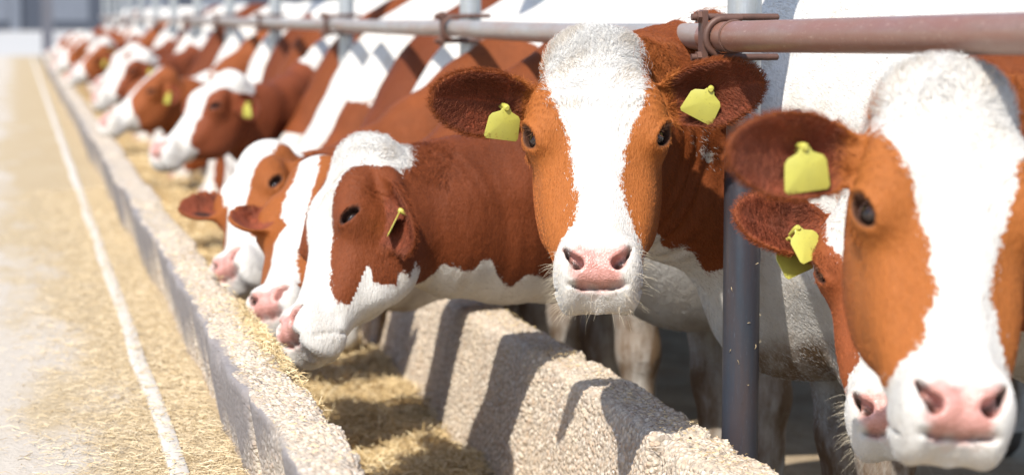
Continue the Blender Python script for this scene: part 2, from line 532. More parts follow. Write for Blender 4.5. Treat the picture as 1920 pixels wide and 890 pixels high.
class Cow:
    def __init__(s, spec):
        s.sp = spec
        s.loc = np.array([spec['at'][0], spec['at'][1], 0.0])
        yaw = R(spec.get('yaw', 0))
        s.f = np.array([-math.cos(yaw), -math.sin(yaw), 0]); s.lft = np.array([-s.f[1], s.f[0], 0])
        s.P = np.array(spec['poll'], float) - s.loc
        vdir = np.array(spec['muzzle'], float) - np.array(spec['poll'], float)
        L = np.linalg.norm(vdir)
        s.hs = L / 0.555
        s.v = vdir / L
        w = np.array(spec['w'], float); w = nrm(w - s.v * (w @ s.v))
        s.w = w; s.u = np.cross(w, s.v)
        s.Hm = np.stack([s.u, s.v, s.w], 1)
        s.ears = []
        s.ec = EYE_C + np.array([0, spec.get('eye_v', 0), 0]); s.eo = spec.get('eye_open', 1.0 if 'gaze_w' in spec else .66)
        s.es = spec.get('ear', 1.08) * s.hs
        for sg, key in ((-1, 'ear_a'), (1, 'ear_b')):
            ax, nn = spec.get(key, (None, None))
            if ax is None:
                ax = s.Hm @ np.array([sg * 0.93, 0.10, -0.34]); nn = s.Hm @ np.array([sg * 0.2, 0.25, 0.95])
            ax = nrm(ax); nn = np.array(nn, float); nn = nrm(nn - ax * (nn @ ax))
            ss = np.cross(nn, ax)
            if ss[2] > 0: ss = -ss          # s points downwards
            base = s.P + s.hs * (s.Hm @ np.array([sg * 0.108, 0.105, -0.100]))
            s.ears.append((base, ax, ss, nn))
        # neck
        B = lambda x, y, z: s.f * x + s.lft * y + np.array([0, 0, z])
        H = lambda u, v, w: s.P + s.hs * (s.Hm @ np.array([u, v, w]))
        def bez(a, ta, b, tb, n=7):
            t = np.linspace(0, 1, n)[:, None]
            p1, p2 = a + ta, b - tb
            return (1 - t) ** 3 * a + 3 * (1 - t) ** 2 * t * p1 + 3 * (1 - t) * t * t * p2 + t ** 3 * b
        d = np.linalg.norm(H(0, .1, -.12) - B(.05, 0, 1.15))
        hd = nrm(s.w * spec.get('hw', 0.8) + s.v * spec.get('hv', 0.35))
        dz = H(0, 0, 0)[2]
        fd = nrm(s.f + np.array([0, 0, 0.35 if dz > 1.15 else -0.25]))
        k = 0.36 * d
        hb = spec.get('drop', 0)
        s.chains = [
            (bez(B(-.02, 0, 1.28), fd * k, H(0, .055, -.115), hd * k), np.linspace(.105, .078, 7)),
            (bez(B(.06, 0, 1.10), fd * k, H(0, .13, -.15), hd * k), np.linspace(.155, .098, 7)),
            (bez(B(.16, 0, .88), fd * k, H(0, .19, -.175), hd * k), np.linspace(.135, .085, 7)),
        ]
        dl = s.chains[2][0].copy(); dl[:, 2] -= np.linspace(.07, .055, 7)
        s.dew = dl
        s.wm = spec.get('width', 0.87)

    def body_sdf(s, p):
        x = p @ s.f.astype(np.float32); y = np.abs(p @ s.lft.astype(np.float32)) / s.wm; z = p[:, 2]
        q = np.stack([x, y, z], 1).astype(np.float32)
        d = sd_ell(q, (-.62, 0, .99), (.80, .335, .395))
        d = smin(d, sd_ell(q, (-.05, 0, .98), (.40, .24, .385)), .12)
        d = smin(d, sd_ell(q, (.06, .155, .95), (.20, .10, .30)), .09)
        d = smin(d, sd_cone(q, (-.10, .13, 1.28), (.20, .19, .84), .05, .06), .06)
        d = smax(d, -sd_cone(q, (-.30, .34, 1.15), (-.12, .33, .72), .03, .05), .12)
        d = smin(d, sd_ell(q, (.20, 0, .75), (.20, .13, .17)), .12)
        d = smin(d, sd_ell(q, (-1.2, 0, 1.08), (.34, .28, .31)), .12)
        d = smin(d, sd_cone(q, (-1.35, 0, 1.32), (-.02, 0, 1.335), .075, .075), .09)
        d = smin(d, sd_ell(q, (-1.10, .22, 1.27), (.09, .07, .09)), .08)
        d = smin(d, sd_ell(q, (-1.24, .19, .86), (.21, .12, .30)), .1)
        for a, b, ra, rb in (((.04, .16, .85), (.07, .165, .64), .115, .078), ((.07, .165, .64), (.05, .165, .43), .070, .056), ((.05, .165, .43), (.045, .165, .15), .050, .043), ((.045, .165, .15), (.075, .165, .045), .048, .060),
                             ((-1.22, .20, .78), (-1.16, .20, .60), .14, .09), ((-1.16, .20, .60), (-1.36, .20, .47), .075, .055), ((-1.36, .20, .47), (-1.33, .20, .15), .05, .045), ((-1.33, .20, .15), (-1.29, .20, .045), .048, .06)):
            d = smin(d, sd_cone(q, a, b, ra, rb), .05)
        d = smin(d, sd_ell(q, (-1.02, 0, .60), (.20, .15, .14)), .06)
        d = smin(d, sd_cone(q, (-1.50, 0, 1.27), (-1.60, 0, .55), .03, .022), .03)
        return d

    def sdf(s, p):
        p = p.astype(np.float32)
        d = s.body_sdf(p)
        nk = None
        for pts, rad in s.chains:
            for i in range(len(pts) - 1):
                c = sd_cone(p, pts[i], pts[i + 1], rad[i], rad[i + 1])
                nk = c if nk is None else smin(nk, c, .05)
        for i in range(len(s.dew) - 2):
            nk = smin(nk, sd_cone(p, s.dew[i], s.dew[i + 1], .035, .03), .10)
        hc = (s.P + s.hs * (s.Hm @ np.array([0, .16, -.16]))).astype(np.float32)
        rh = np.sqrt(((p - hc) ** 2).sum(1))
        nk = nk - s.sp.get('folds', .0007) * (1 + .8 * np.sin(p[:, 2] * 17 + rh * 40)) * np.sin(rh * 2 * np.pi / .037 + 2.5 * np.sin(p[:, 2] * 7) + 1.5 * np.sin(rh * 31)) * np.clip((rh - .17) / .06, 0, 1) * np.clip((.46 - rh) / .12, 0, 1)
        d = smin(d, nk, .10)
        q = (p - s.P.astype(np.float32)) @ (s.Hm / s.hs).astype(np.float32)
        near = np.where((np.abs(q[:, 0]) < .42) & (q[:, 1] > -.35) & (q[:, 1] < .75) & (q[:, 2] > -.5) & (q[:, 2] < .25))[0]
        if len(near):
            qn = q[near]
            hd = head_sdf(qn, s.ec, s.eo) * s.hs
            dn = smin(d[near], hd, .045)
            # keep face details clear of the blend
            front = np.clip((qn[:, 2] + .15) / .05, 0, 1)
            dn = dn * (1 - front) + np.minimum(d[near], hd) * front
            pn = p[near]
            for (base, ax, ss, nn) in s.ears:
                e = (pn - base.astype(np.float32)) / s.es
                l = e @ ax.astype(np.float32); sv = e @ ss.astype(np.float32); n = e @ nn.astype(np.float32)
                m = np.where((l > -.06) & (l < .26) & (np.abs(sv) < .12) & (np.abs(n) < .12))[0]
                if len(m):
                    ed = ear_sdf(l[m], sv[m], n[m]) * s.es
                    rt = np.sqrt((l[m] / 1.6) ** 2 + sv[m] ** 2 + (n[m] + .01) ** 2) - .028
                    ed = smin(ed, rt * s.hs, .02)
                    dn[m] = smin(dn[m], ed, .018)
            d[near] = dn
        return d

    def axis(s, lo, hi, fl, fh, h, hc):
        xs = [fl]
        n = max(1, int(round((fh - fl) / h)))
        xs = list(np.linspace(fl, fh, n + 1))
        st = h
        x = fh
        while x < hi:
            st = min(st * 1.14, hc); x += st; xs.append(x)
        st = h; x = fl; pre = []
        while x > lo:
            st = min(st * 1.14, hc); x -= st; pre.append(x)
        xs = pre[::-1] + xs
        while (len(xs) - 1) % 4: xs.append(xs[-1] + hc)
        return np.array(xs)

    def mesh(s, h, hc):
        c = s.P + s.hs * (s.Hm @ np.array([0, .25, -.1]))
        ext = np.abs(s.Hm) @ np.array([.15, .33, .16]) * s.hs + .02
        lo_f, hi_f = c - ext, c + ext
        for (b, ax, ss, nn) in s.ears:
            for e in (b, b + ax * EAR_L * s.es):
                lo_f = np.minimum(lo_f, e - .075 * s.hs); hi_f = np.maximum(hi_f, e + .075 * s.hs)
        bb = np.array([s.f * x + s.lft * y for x in (.55, -1.72) for y in (-.42, .42)])
        lo = np.minimum(np.array([bb[:, 0].min(), bb[:, 1].min(), -.04]), lo_f - .05)
        hi = np.maximum(np.array([bb[:, 0].max(), bb[:, 1].max(), 1.5]), hi_f + .05)
        X, Y, Z = [s.axis(lo[i], hi[i], lo_f[i], hi_f[i], h, hc) for i in range(3)]
        nx, ny, nz = len(X), len(Y), len(Z)
        ci = [np.arange(0, n, 4) for n in (nx, ny, nz)]
        G = np.stack(np.meshgrid(X[ci[0]], Y[ci[1]], Z[ci[2]], indexing='ij'), -1).reshape(-1, 3)
        dc = s.sdf(G).reshape(len(ci[0]), len(ci[1]), len(ci[2]))
        sx, sy, sz = [np.diff(a[i]) for a, i in zip((X, Y, Z), ci)]
        diag = np.sqrt(sx[:, None, None] ** 2 + sy[None, :, None] ** 2 + sz[None, None, :] ** 2)
        mn = None
        sg = []
        for i in (0, 1):
            for j in (0, 1):
                for k in (0, 1):
                    blk = dc[i:dc.shape[0] - 1 + i, j:dc.shape[1] - 1 + j, k:dc.shape[2] - 1 + k]
                    mn = np.abs(blk) if mn is None else np.minimum(mn, np.abs(blk))
        act = mn < diag * 0.95 + 0.012
        node = np.zeros((nx, ny, nz), bool)
        cell = np.repeat(np.repeat(np.repeat(act, 4, 0), 4, 1), 4, 2)
        for i in (0, 1):
            for j in (0, 1):
                for k in (0, 1):
                    node[i:nx - 1 + i, j:ny - 1 + j, k:nz - 1 + k] |= cell
        D = np.full((nx, ny, nz), 1.0, np.float32)
        D[:] = np.repeat(np.repeat(np.repeat(np.where(dc < 0, -1, 1), 4, 0), 4, 1), 4, 2)[:nx, :ny, :nz]
        idx = np.argwhere(node)
        pts = np.stack([X[idx[:, 0]], Y[idx[:, 1]], Z[idx[:, 2]]], 1)
        out = np.empty(len(pts), np.float32)
        for a in range(0, len(pts), 200000):
            out[a:a + 200000] = s.sdf(pts[a:a + 200000])
        D[node] = out
        S = D < 0
        cnt = np.zeros((nx - 1, ny - 1, nz - 1), np.int8)
        for i in (0, 1):
            for j in (0, 1):
                for k in (0, 1):
                    cnt += S[i:nx - 1 + i, j:ny - 1 + j, k:nz - 1 + k]
        ac = (cnt > 0) & (cnt < 8) & cell
        ids = np.argwhere(ac)
        vid = np.full(ac.shape, -1, np.int64)
        vid[ac] = np.arange(len(ids))
        acc = np.zeros((len(ids), 3)); num = np.zeros(len(ids))
        xyz = (X, Y, Z)
        cor = [(i, j, k) for i in (0, 1) for j in (0, 1) for k in (0, 1)]
        for a in cor:
            for ax in range(3):
                if a[ax]: continue
                b = list(a); b[ax] = 1
                ia, ib = ids + np.array(a), ids + np.array(b)
                da = D[ia[:, 0], ia[:, 1], ia[:, 2]]; db = D[ib[:, 0], ib[:, 1], ib[:, 2]]
                m = (da < 0) != (db < 0)
                t = np.where(m, da / np.where(m, da - db, 1), 0)
                for c_ in range(3):
                    pa, pb = xyz[c_][ia[:, c_]], xyz[c_][ib[:, c_]]
                    acc[:, c_] += np.where(m, pa + (pb - pa) * t, 0)
                num += m
        V = acc / num[:, None]
        quads = []
        for ax in range(3):
            o1, o2 = (ax + 1) % 3, (ax + 2) % 3
            sl0 = [slice(None)] * 3; sl1 = [slice(None)] * 3
            sl0[ax] = slice(0, -1); sl1[ax] = slice(1, None)
            A, Bb = S[tuple(sl0)], S[tuple(sl1)]
            e = np.argwhere(A != Bb)
            ok = (e[:, o1] > 0) & (e[:, o2] > 0) & (e[:, o1] < S.shape[o1] - 1) & (e[:, o2] < S.shape[o2] - 1)
            e = e[ok]
            ins = A[e[:, 0], e[:, 1], e[:, 2]]
            def at(d1, d2):
                c = e.copy(); c[:, o1] += d1; c[:, o2] += d2
                return vid[c[:, 0], c[:, 1], c[:, 2]]
            q = np.stack([at(-1, -1), at(0, -1), at(0, 0), at(-1, 0)], 1)
            q[~ins] = q[~ins][:, ::-1]
            quads.append(q[(q >= 0).all(1)])
        return V, np.concatenate(quads)

    def paint(s, V):
        """coat masks for points V (relative to the cow): white score, pink, dark, tone, dirt, ear"""
        sp = s.sp
        q = (V - s.P) @ (s.Hm / s.hs)
        u, v, w = q[:, 0], q[:, 1], q[:, 2]
        x = V @ s.f; y = V @ s.lft; z = V[:, 2]
        W = V + s.loc
        n = len(V)
        white = np.full(n, -0.05)
        for it in sp.get('body', []):
            fr, c, r, sg = it
            Q = {'b': np.stack([x, y, z], 1), 'w': W, 'h': q}[fr]
            e = (1 - np.sqrt((((Q - np.array(c)) / np.array(r)) ** 2).sum(1))) * min(r)
            white = np.maximum(white, e) if sg > 0 else np.minimum(white, -e)
        ph = s.loc[1] * 7
        white = np.clip(white, -.09, .09) + .030 * np.sin(x * 13 + z * 9 + ph) * np.sin(z * 15 - x * 5 + ph) + .018 * np.sin(x * 31 + ph) * np.sin(z * 37 + y * 20) + .010 * np.sin(z * 71 - x * 53)
        if 'throat' in sp:
            pts = s.chains[2][0]; xf = pts @ s.f
            zc = np.interp(x, xf, pts[:, 2])
            tw = zc - sp['throat'] + .022 * np.sin(x * 23 + 1) + .016 * np.sin(x * 57) - z
            tw = np.where((x > xf[0] - .1) & (x < xf[-1] + .30), tw, -.05)
            white = np.maximum(white, np.clip(tw, -.05, .05))
        else:
            tw = np.full(n, -.05)
        if 'crest' in sp:
            pts = s.chains[0][0]; xf = pts @ s.f
            white = np.maximum(white, np.clip(z - np.interp(x, xf, pts[:, 2]) - sp['crest'] + .02 * np.sin(x * 14) + .012 * np.sin(x * 41), -.05, .05))
        # head
        hd = (np.abs(u) < .16) & (v > -.09) & (v < .62) & (w > sp.get('head_w', -.25)) & (w < .12)
        bz = np.array(sp['blaze'])
        bl = np.interp(v, bz[:, 0], bz[:, 1]); brr = np.interp(v, bz[:, 0], bz[:, 2])
        sc = np.minimum(u - bl, brr - u)
        sc = np.minimum(sc, (w + .13 + np.clip(.05 - v, 0, .02)) + np.clip((v - .42) * 1.5, 0, .2))
        sc = np.maximum(sc, np.minimum(v - sp.get('muz', .445) - .25 * np.clip(-w - .03, -.02, .1), .05))
        if 'jaw' in sp:
            jaw = np.interp(v, _vv, P_B) + sp['jaw'] - w
            sc = np.maximum(sc, np.minimum(np.minimum(jaw, .05), (v - .27) * .6))
        # ears
        earm = np.zeros(n); ear_in = np.zeros(n); eout = np.zeros(n, bool)
        for (b, ax, ss, nn) in s.ears:
            e = (V - b) / s.es
            l = e @ ax; sv = e @ ss; nv = e @ nn
            on = (l > .03) & (l < .25) & (np.abs(sv) < .10) & (np.abs(nv - ear_mid(l, sv)) < .028)
            eout |= on
            inner = on & (nv > ear_mid(l, sv)) & (np.abs(sv) < ear_half(l) * 0.93) & (l > .03)
            ear_in = np.where(inner, np.clip((ear_half(l) - np.abs(sv)) / .010, 0, 1) * np.clip((l - .03) / .03, 0, 1) * np.clip((EAR_L - l) / .02, 0, 1), ear_in)
        sc = np.where((w < -.11) & sp.get('throat_head', True), np.maximum(sc, np.clip(tw, -.05, .05)), sc)
        white = np.where(hd & ~eout, sc, white)
        white = np.where(eout, sp.get('ear_white', -0.05), white)
        au = np.abs(u)
        pad = np.minimum(np.minimum(.069 - .34 * np.clip(v - .465, 0, 1) - au, v - .455), .538 - v)
        pad = np.minimum(pad, w + .060)
        pink = np.clip((pad + .005 * np.sin(u * 160) * np.sin(v * 190 + 2)) / .016, 0, 1) * hd
        dark = np.zeros(n)
        Q = np.stack([au, v, w], 1)
        e = Q - s.ec
        along = nrm([-0.35, 0.80, 0.45]); along = nrm(along - EYE_D * (along @ EYE_D)); up = np.cross(EYE_D, along)
        alm = np.sqrt((e @ along / .0250) ** 2 + ((e @ up + .002) / (.0155 * s.eo)) ** 2)
        dark = np.maximum(dark, np.clip((1.34 - alm) / .28, 0, 1) * (e @ EYE_D > 0) * 0.9)
        nd = nostril(au, v)
        dark = np.maximum(dark, np.clip((-.001 - nd) / .007, 0, 1) * .95 * (w > -.06) * hd)
        ml = v - (0.526 + 0.55 * (w + 0.045) * (w < -0.045))
        dark = np.maximum(dark, np.exp(-(ml / .003) ** 2) * (w > -.13) * hd * np.clip((.052 - au) / .01, 0, 1) * .7)
        tone = np.zeros(n)
        tone = np.where(hd, sp.get('face_tone', .5) * np.clip((w + .20) / .08, 0, 1), tone)
        tone = np.maximum(tone, np.clip(1 - np.abs(alm - 1.7) / .9, 0, 1) * (e @ EYE_D > -.01) * .6 * sp.get('face_tone', .5) * 1.6)
        dirt = np.clip((.66 - z) / .22, 0, 1) * .9 + .35 * np.clip((.82 - z) / .2, 0, 1)
        for cc_, r_ in sp.get('soil', []):
            dirt = np.maximum(dirt, np.clip((1.15 - np.sqrt((((W - np.array(cc_)) / np.array(r_)) ** 2).sum(1))) * 2.5, 0, 1.4))
        dirt = np.where(hd, 0.0, np.clip(dirt, 0, 1.3))
        return dict(white=white, pink=pink, dark=np.clip(dark, 0, 1), tone=np.clip(tone, 0, 1), dirt=dirt, ear=ear_in), hd, eout

def eye_mesh(ang):
    mb = MB()
    n, m = 14, 20
    V = [[0, 0, 1]]
    for i in range(1, n):
        th = math.pi * i / n
        for k in range(m):
            ph = 2 * math.pi * k / m
            V.append([math.sin(th) * math.cos(ph), math.sin(th) * math.sin(ph), math.cos(th)])
    V.append([0, 0, -1])
    Q, T = [], []
    for k in range(m):
        T.append([0, 1 + k, 1 + (k + 1) % m])
    for i in range(n - 2):
        for k in range(m):
            a = 1 + i * m + k; b = 1 + i * m + (k + 1) % m
            Q.append([a, a + m, b + m, b])
    for k in range(m):
        T.append([len(V) - 1, len(V) - 1 - m + (k + 1) % m, len(V) - 1 - m + k])
    me = np_mesh('eye', np.array(V) , quads=Q, tris=T)
    me.materials.append(M_IRIS); me.materials.append(M_SCLERA)
    cz = np.zeros(len(me.polygons) * 3); me.polygons.foreach_get('center', cz)
    z = cz.reshape(-1, 3)[:, 2]
    me.polygons.foreach_set('material_index', (z < math.cos(R(ang))).astype(np.int32))
    return me
EYE_ME = eye_mesh(46)
EYE_DARK = eye_mesh(80)

def tag_mesh():
    # a blank plastic ear tag: shouldered plate with rounded corners, neck and button
    out = [(-.008, .026), (-.011, .020), (-.027, .013), (-.032, .006), (-.035, -.032), (-.031, -.037), (.031, -.037), (.035, -.032), (.032, .006), (.027, .013), (.011, .020), (.008, .026)]
    n = len(out)
    V = []
    for z, k in ((.0, .96), (.0006, 1), (.0022, 1), (.0028, .96)):
        V += [(x * k, y * k, z) for x, y in out]
    Q = []
    for r in range(3):
        for i in range(n):
            a, b = r * n + i, r * n + (i + 1) % n
            Q.append([a, b, b + n, a + n])
    c0, c1 = len(V), len(V) + 1
    V += [(0, 0, 0), (0, 0, .0028)]
    T = []
    for i in range(n):
        T.append([c0, (i + 1) % n, i]); T.append([c1, 3 * n + i, 3 * n + (i + 1) % n])
    mb = MB(); mb.add(V, Q, T)
    mb.tube([(0, .027, -.026), (0, .027, -.004), (0, .027, .004), (0, .027, .0065)], [.0035, .0065, .006, .004], 14)
    me = np_mesh('ear_tag', np.concatenate(mb.v), quads=np.concatenate(mb.q), tris=np.concatenate(mb.t))
    me.set_sharp_from_angle(angle=R(35))
    me.materials.append(M_TAG)
    return me
TAG_ME = tag_mesh()

def mat_from(xa, ya, za, o, sc=1.0):
    from mathutils import Matrix
    m = Matrix.Identity(4)
    for i in range(3):
        m[i][0], m[i][1], m[i][2], m[i][3] = xa[i] * sc, ya[i] * sc, za[i] * sc, o[i]
    return m

def make_fur(cow, V, quads, body, dens, spec):
    """short coat hair over the front of the animal, as hair curves"""
    tri = np.concatenate([quads[:, [0, 1, 2]], quads[:, [0, 2, 3]]])
    A, B, C = V[tri[:, 0]], V[tri[:, 1]], V[tri[:, 2]]
    cr = np.cross(B - A, C - A)
    area = np.linalg.norm(cr, axis=1) / 2
    cen = (A + B + C) / 3
    x = cen @ cow.f
    q = (cen - cow.P) @ (cow.Hm / cow.hs)
    hd = (np.abs(q[:, 0]) < .35) & (q[:, 1] > -.1) & (q[:, 1] < .62) & (q[:, 2] > -.28)
    wgt = np.where(hd, 1.0, np.where(x > .05, .38, np.where(x > -.75, .10, 0)))
    wgt = wgt * (cen[:, 2] > .45)
    ex = area * wgt * dens
    cnt = np.floor(ex + rng.random(len(ex))).astype(int)
    ti = np.repeat(np.arange(len(tri)), cnt)
    N = len(ti)
    r1 = np.sqrt(rng.random(N)); r2 = rng.random(N)
    pt = A[ti] * (1 - r1)[:, None] + B[ti] * (r1 * (1 - r2))[:, None] + C[ti] * (r1 * r2)[:, None]
    nn = cr[ti] / (2 * area[ti][:, None] + 1e-12)
    a, hdm, eo = cow.paint(pt)
    q = (pt - cow.P) @ (cow.Hm / cow.hs)
    keep = (a['pink'] < .25) & (a['dark'] < .45)
    keep &= ~((q[:, 1] > .44) & hdm & (rng.random(N) < .45))
    pt, nn, q, hdm, eo = pt[keep], nn[keep], q[keep], hdm[keep], eo[keep]
    a = {k: b[keep] for k, b in a.items()}
    N = len(pt)
    flow = np.where(hdm[:, None], cow.v[None], (-cow.f * .8 + np.array([0, 0, -.6]))[None])
    # whorl on the forehead: hair parts upwards above it
    up = hdm & (q[:, 1] < .13) & (q[:, 2] > -.12)
    rad = (q[:, :1] * cow.u[None] + (q[:, 1:2] - .15) * cow.v[None])
    flow = np.where(up[:, None], rad / (np.linalg.norm(rad, axis=1)[:, None] + 1e-9), flow)
    for (b, ax, ss, n2) in cow.ears:
        e = pt - b
        m = eo & (np.linalg.norm(e, axis=1) < .28)
        flow = np.where(m[:, None], ax[None] * .9 + ss[None] * np.sign(e @ ss)[:, None] * .5, flow)
    flow = flow + rng.normal(0, 1, (N, 3)) * np.where(hdm & (q[:, 1] < .1), .55, .22)[:, None]
    clump = np.sin(pt @ np.array([[61., 23, -37], [-29, 71, 43], [37, -41, 67]]).T + 1.3)
    flow = flow + clump * np.where(hdm & (q[:, 1] < .12), .55, .18)[:, None]
    flow -= nn * (flow * nn).sum(1)[:, None]
    flow /= np.linalg.norm(flow, axis=1)[:, None] + 1e-9
    ln = np.where(hdm, .0070, .011)
    ln = np.where(hdm & (q[:, 1] < .05), .021, np.where(hdm & (q[:, 1] < .16) & (np.abs(q[:, 0]) < .1), .013, ln))
    ln = np.where(eo, .015, ln)
    ln = ln * rng.uniform(.55, 1.25, N) * cow.hs
    lift = np.where(eo, .55, np.where(hdm & (q[:, 1] < .08), .42, .20)) * rng.uniform(.5, 1.4, N)
    K = 4
    t = np.linspace(0, 1, K)
    P = pt[:, None, :] + (flow[:, None, :] * (t[None, :, None] * np.sqrt(1 - np.clip(lift, 0, .9) ** 2)[:, None, None]) + nn[:, None, :] * (lift[:, None] * np.sin(t * 1.9)[None])[:, :, None] * .75) * ln[:, None, None]
    P = P - nn[:, None, :] * .0008
    wn_ = a['white'] + rng.normal(0, .008, N)
    isw = wn_ > 0
    tn = np.clip(a['tone'] + rng.normal(0, .1, N), 0, 1)[:, None]
    br, lt = np.array(spec['brown']), np.array(spec['light'])
    var = rng.uniform(.65, 1.35, N)[:, None]
    c = (br * (1 - tn) + lt * tn) * var
    c = np.where(a['ear'][:, None] > .4, np.array([.20, .06, .03]) * var, c)
    wv = rng.uniform(.42, .70, N)[:, None] * np.array([1, .975, .93])
    c = np.where(isw[:, None], wv * (1 - .22 * np.clip(clump[:, :1] + clump[:, 1:2] - .3, 0, 1) * np.array([.7, 1.0, 1.35])), c)
    cd = a['dirt'][:, None] * (rng.random((N, 1)) < .6)
    c = c * (1 - cd * .7) + cd * .7 * np.array([.16, .10, .06])
    rad = np.array([.00034, .0003, .00022, .00005])
    Prs = np.tile(rad, (N, 1)) * cow.hs
    # whiskers and chin bristles
    if spec.get('whiskers'):
        m = np.where(hdm & (q[:, 1] > .445) & (np.abs(q[:, 0]) > .045) & (q[:, 2] > -.12) & (a['pink'] < .1))[0]
        ch = np.where(hdm & (q[:, 1] > .520) & (q[:, 2] < -.04) & (q[:, 2] > -.12))[0]
        sel = np.concatenate([rng.choice(m, min(130, len(m)), False), rng.choice(ch, min(45, len(ch)), False)])
        n3 = len(sel)
        d0 = nn[sel] * .9 + cow.u[None] * np.sign(q[sel, :1]) * .4 + rng.normal(0, .3, (n3, 3))
        d0 /= np.linalg.norm(d0, axis=1)[:, None]
        wl = rng.uniform(.008, .030, n3) * rng.choice([.6, 1, 1.25], n3)
        bend = np.array([0, 0, -1.0]) * .35
        Pw = pt[sel][:, None, :] + (d0[:, None, :] * t[None, :, None] + bend[None, None, :] * (t ** 2)[None, :, None]) * wl[:, None, None]
        P = np.concatenate([P, Pw]); c = np.concatenate([c, np.tile([.64, .56, .42], (n3, 1))])
        Prs = np.concatenate([Prs, np.tile([.0002, .00018, .00013, .00005], (n3, 1))])
        N += n3
    al = nrm([-0.35, 0.80, 0.45]); al = nrm(al - EYE_D * (al @ EYE_D)); eup = np.cross(EYE_D, al)
    for sg in (-1, 1):
        m3 = np.array([sg, 1, 1])
        nl = 60
        ea = rng.uniform(-.021, .021, nl); eu = .0150 * cow.eo * np.sqrt(np.clip(1 - (ea / .0235) ** 2, 0, 1)) - .0005
        r0 = cow.ec + al * ea[:, None] + eup * eu[:, None] + EYE_D * (.0255 - 9 * ea ** 2)[:, None]
        dr = EYE_D * .9 + al * (ea / .03)[:, None] + eup * rng.uniform(-.1, .4, nl)[:, None] + rng.normal(0, .1, (nl, 3))
        cv = -eup * .45
        Lq = rng.uniform(.012, .022, nl)
        Pq = r0[:, None, :] + (dr[:, None, :] * t[None, :, None] + cv[None, None, :] * (t ** 2)[None, :, None]) * Lq[:, None, None]
        Pq = cow.P + cow.hs * ((Pq * m3) @ cow.Hm.T)
        P = np.concatenate([P, Pq]); N += nl
        c = np.concatenate([c, np.array([.10, .05, .03]) * rng.uniform(.4, 3.0, (nl, 1))])
        Prs = np.concatenate([Prs, np.tile([.0003, .00026, .0002, .00006], (nl, 1))])
    hc = bpy.data.hair_curves.new('fur')
    hc.add_curves([K] * N)
    hc.attributes['position'].data.foreach_set('vector', P.astype(np.float32).ravel())
    ra = hc.attributes.get('radius') or hc.attributes.new('radius', 'FLOAT', 'POINT')
    ra.data.foreach_set('value', Prs.astype(np.float32).ravel())
    ca = hc.attributes.new('strand_colour', 'FLOAT_COLOR', 'CURVE')
    ca.data.foreach_set('color', np.concatenate([np.clip(c, 0, 1), np.ones((N, 1))], 1).astype(np.float32).ravel())
    hc.materials.append(M_FUR)
    o = bpy.data.objects.new('fur', hc)
    col.objects.link(o)
    o.parent = body
    o['kind'] = 'stuff'
    return N

COATS = {}
def build_cow(spec):
    t0 = time.time()
    cow = Cow(spec)
    V, Qd = cow.mesh(spec['h'], spec.get('hc', .022))
    me = np_mesh('cow', V, quads=Qd)
    a, hd, eo = cow.paint(V)
    for k, val in a.items():
        at = me.attributes.new(k, 'FLOAT', 'POINT')
        at.data.foreach_set('value', val.astype(np.float32))
    key = (tuple(spec['brown']), tuple(spec['light']))
    if key not in COATS:
        COATS[key] = mat_coat('coat', *key)
    o = link('cow', me, COATS[key], None, tuple(cow.loc))
    tag(o, spec['label'], 'cow', 'red and white cows feeding along the trough')
    # hooves: material on the lowest faces
    me.materials.append(M_HOOF)
    cz = np.zeros(len(me.polygons) * 3, np.float32); me.polygons.foreach_get('center', cz)
    cz = cz.reshape(-1, 3)
    lowf = (cz[:, 2] < .075).astype(np.int32)
    if spec['poll'][2] < .4: lowf[:] = 0
    me.polygons.foreach_set('material_index', lowf)
    # eyes
    for sg in (-1, 1):
        c = cow.P + cow.hs * (cow.Hm @ ((cow.ec - .0012 * EYE_D) * np.array([sg, 1, 1])))
        g = cow.Hm @ nrm(np.array(spec.get('gaze', (.80, .05, .60))) * np.array([sg, 1, 1]))
        if 'gaze_w' in spec:
            g = nrm(g * .55 + nrm(np.array(spec['gaze_w'])) * .45)
        xa = nrm(np.cross(g, [0.1, 0.2, 1])); ya = np.cross(g, xa)
        e = link('eye', EYE_ME if 'gaze_w' in spec else EYE_DARK, None, o)
        e.matrix_local = mat_from(xa, ya, g, c, (.0238 if 'gaze_w' in spec else .0218) * cow.hs)
    # ear tags
    for i, (b, ax, ss, nn) in enumerate(cow.ears):
        tg = spec.get('tags', (None, None))[i]
        if tg is None: continue
        l, sv, roll, tilt = tg
        hs = cow.hs
        pos = b + cow.es * (ax * l + ss * sv + nn * (ear_mid(l, sv) + .030))
        za = nrm(nn * math.cos(R(tilt)) + ax * math.sin(R(tilt)))
        ya = np.array([0, 0, 1.0]); ya = nrm(ya - za * (ya @ za)); xa = np.cross(ya, za)
        cr_, sr = math.cos(R(roll)), math.sin(R(roll))
        xa, ya = xa * cr_ + ya * sr, ya * cr_ - xa * sr
        k = link('ear_tag', TAG_ME, None, o)
        k.matrix_local = mat_from(xa, ya, za, pos, hs)
        if spec['h'] < .006 and not spec.get('one_tag'):
            k2 = link('ear_tag', TAG_ME, None, o)
            k2['label'] = 'back half of the yellow ear tag'
            k2.matrix_local = mat_from(xa, ya, -za, pos - nn * .052 * hs + ss * .006 * hs, hs)
    nf = 0
    if spec.get('fur'):
        nf = make_fur(cow, V, Qd, o, spec['fur'], spec)
    print('cow', len(V), 'fur', nf, round(time.time() - t0, 2))
    return o

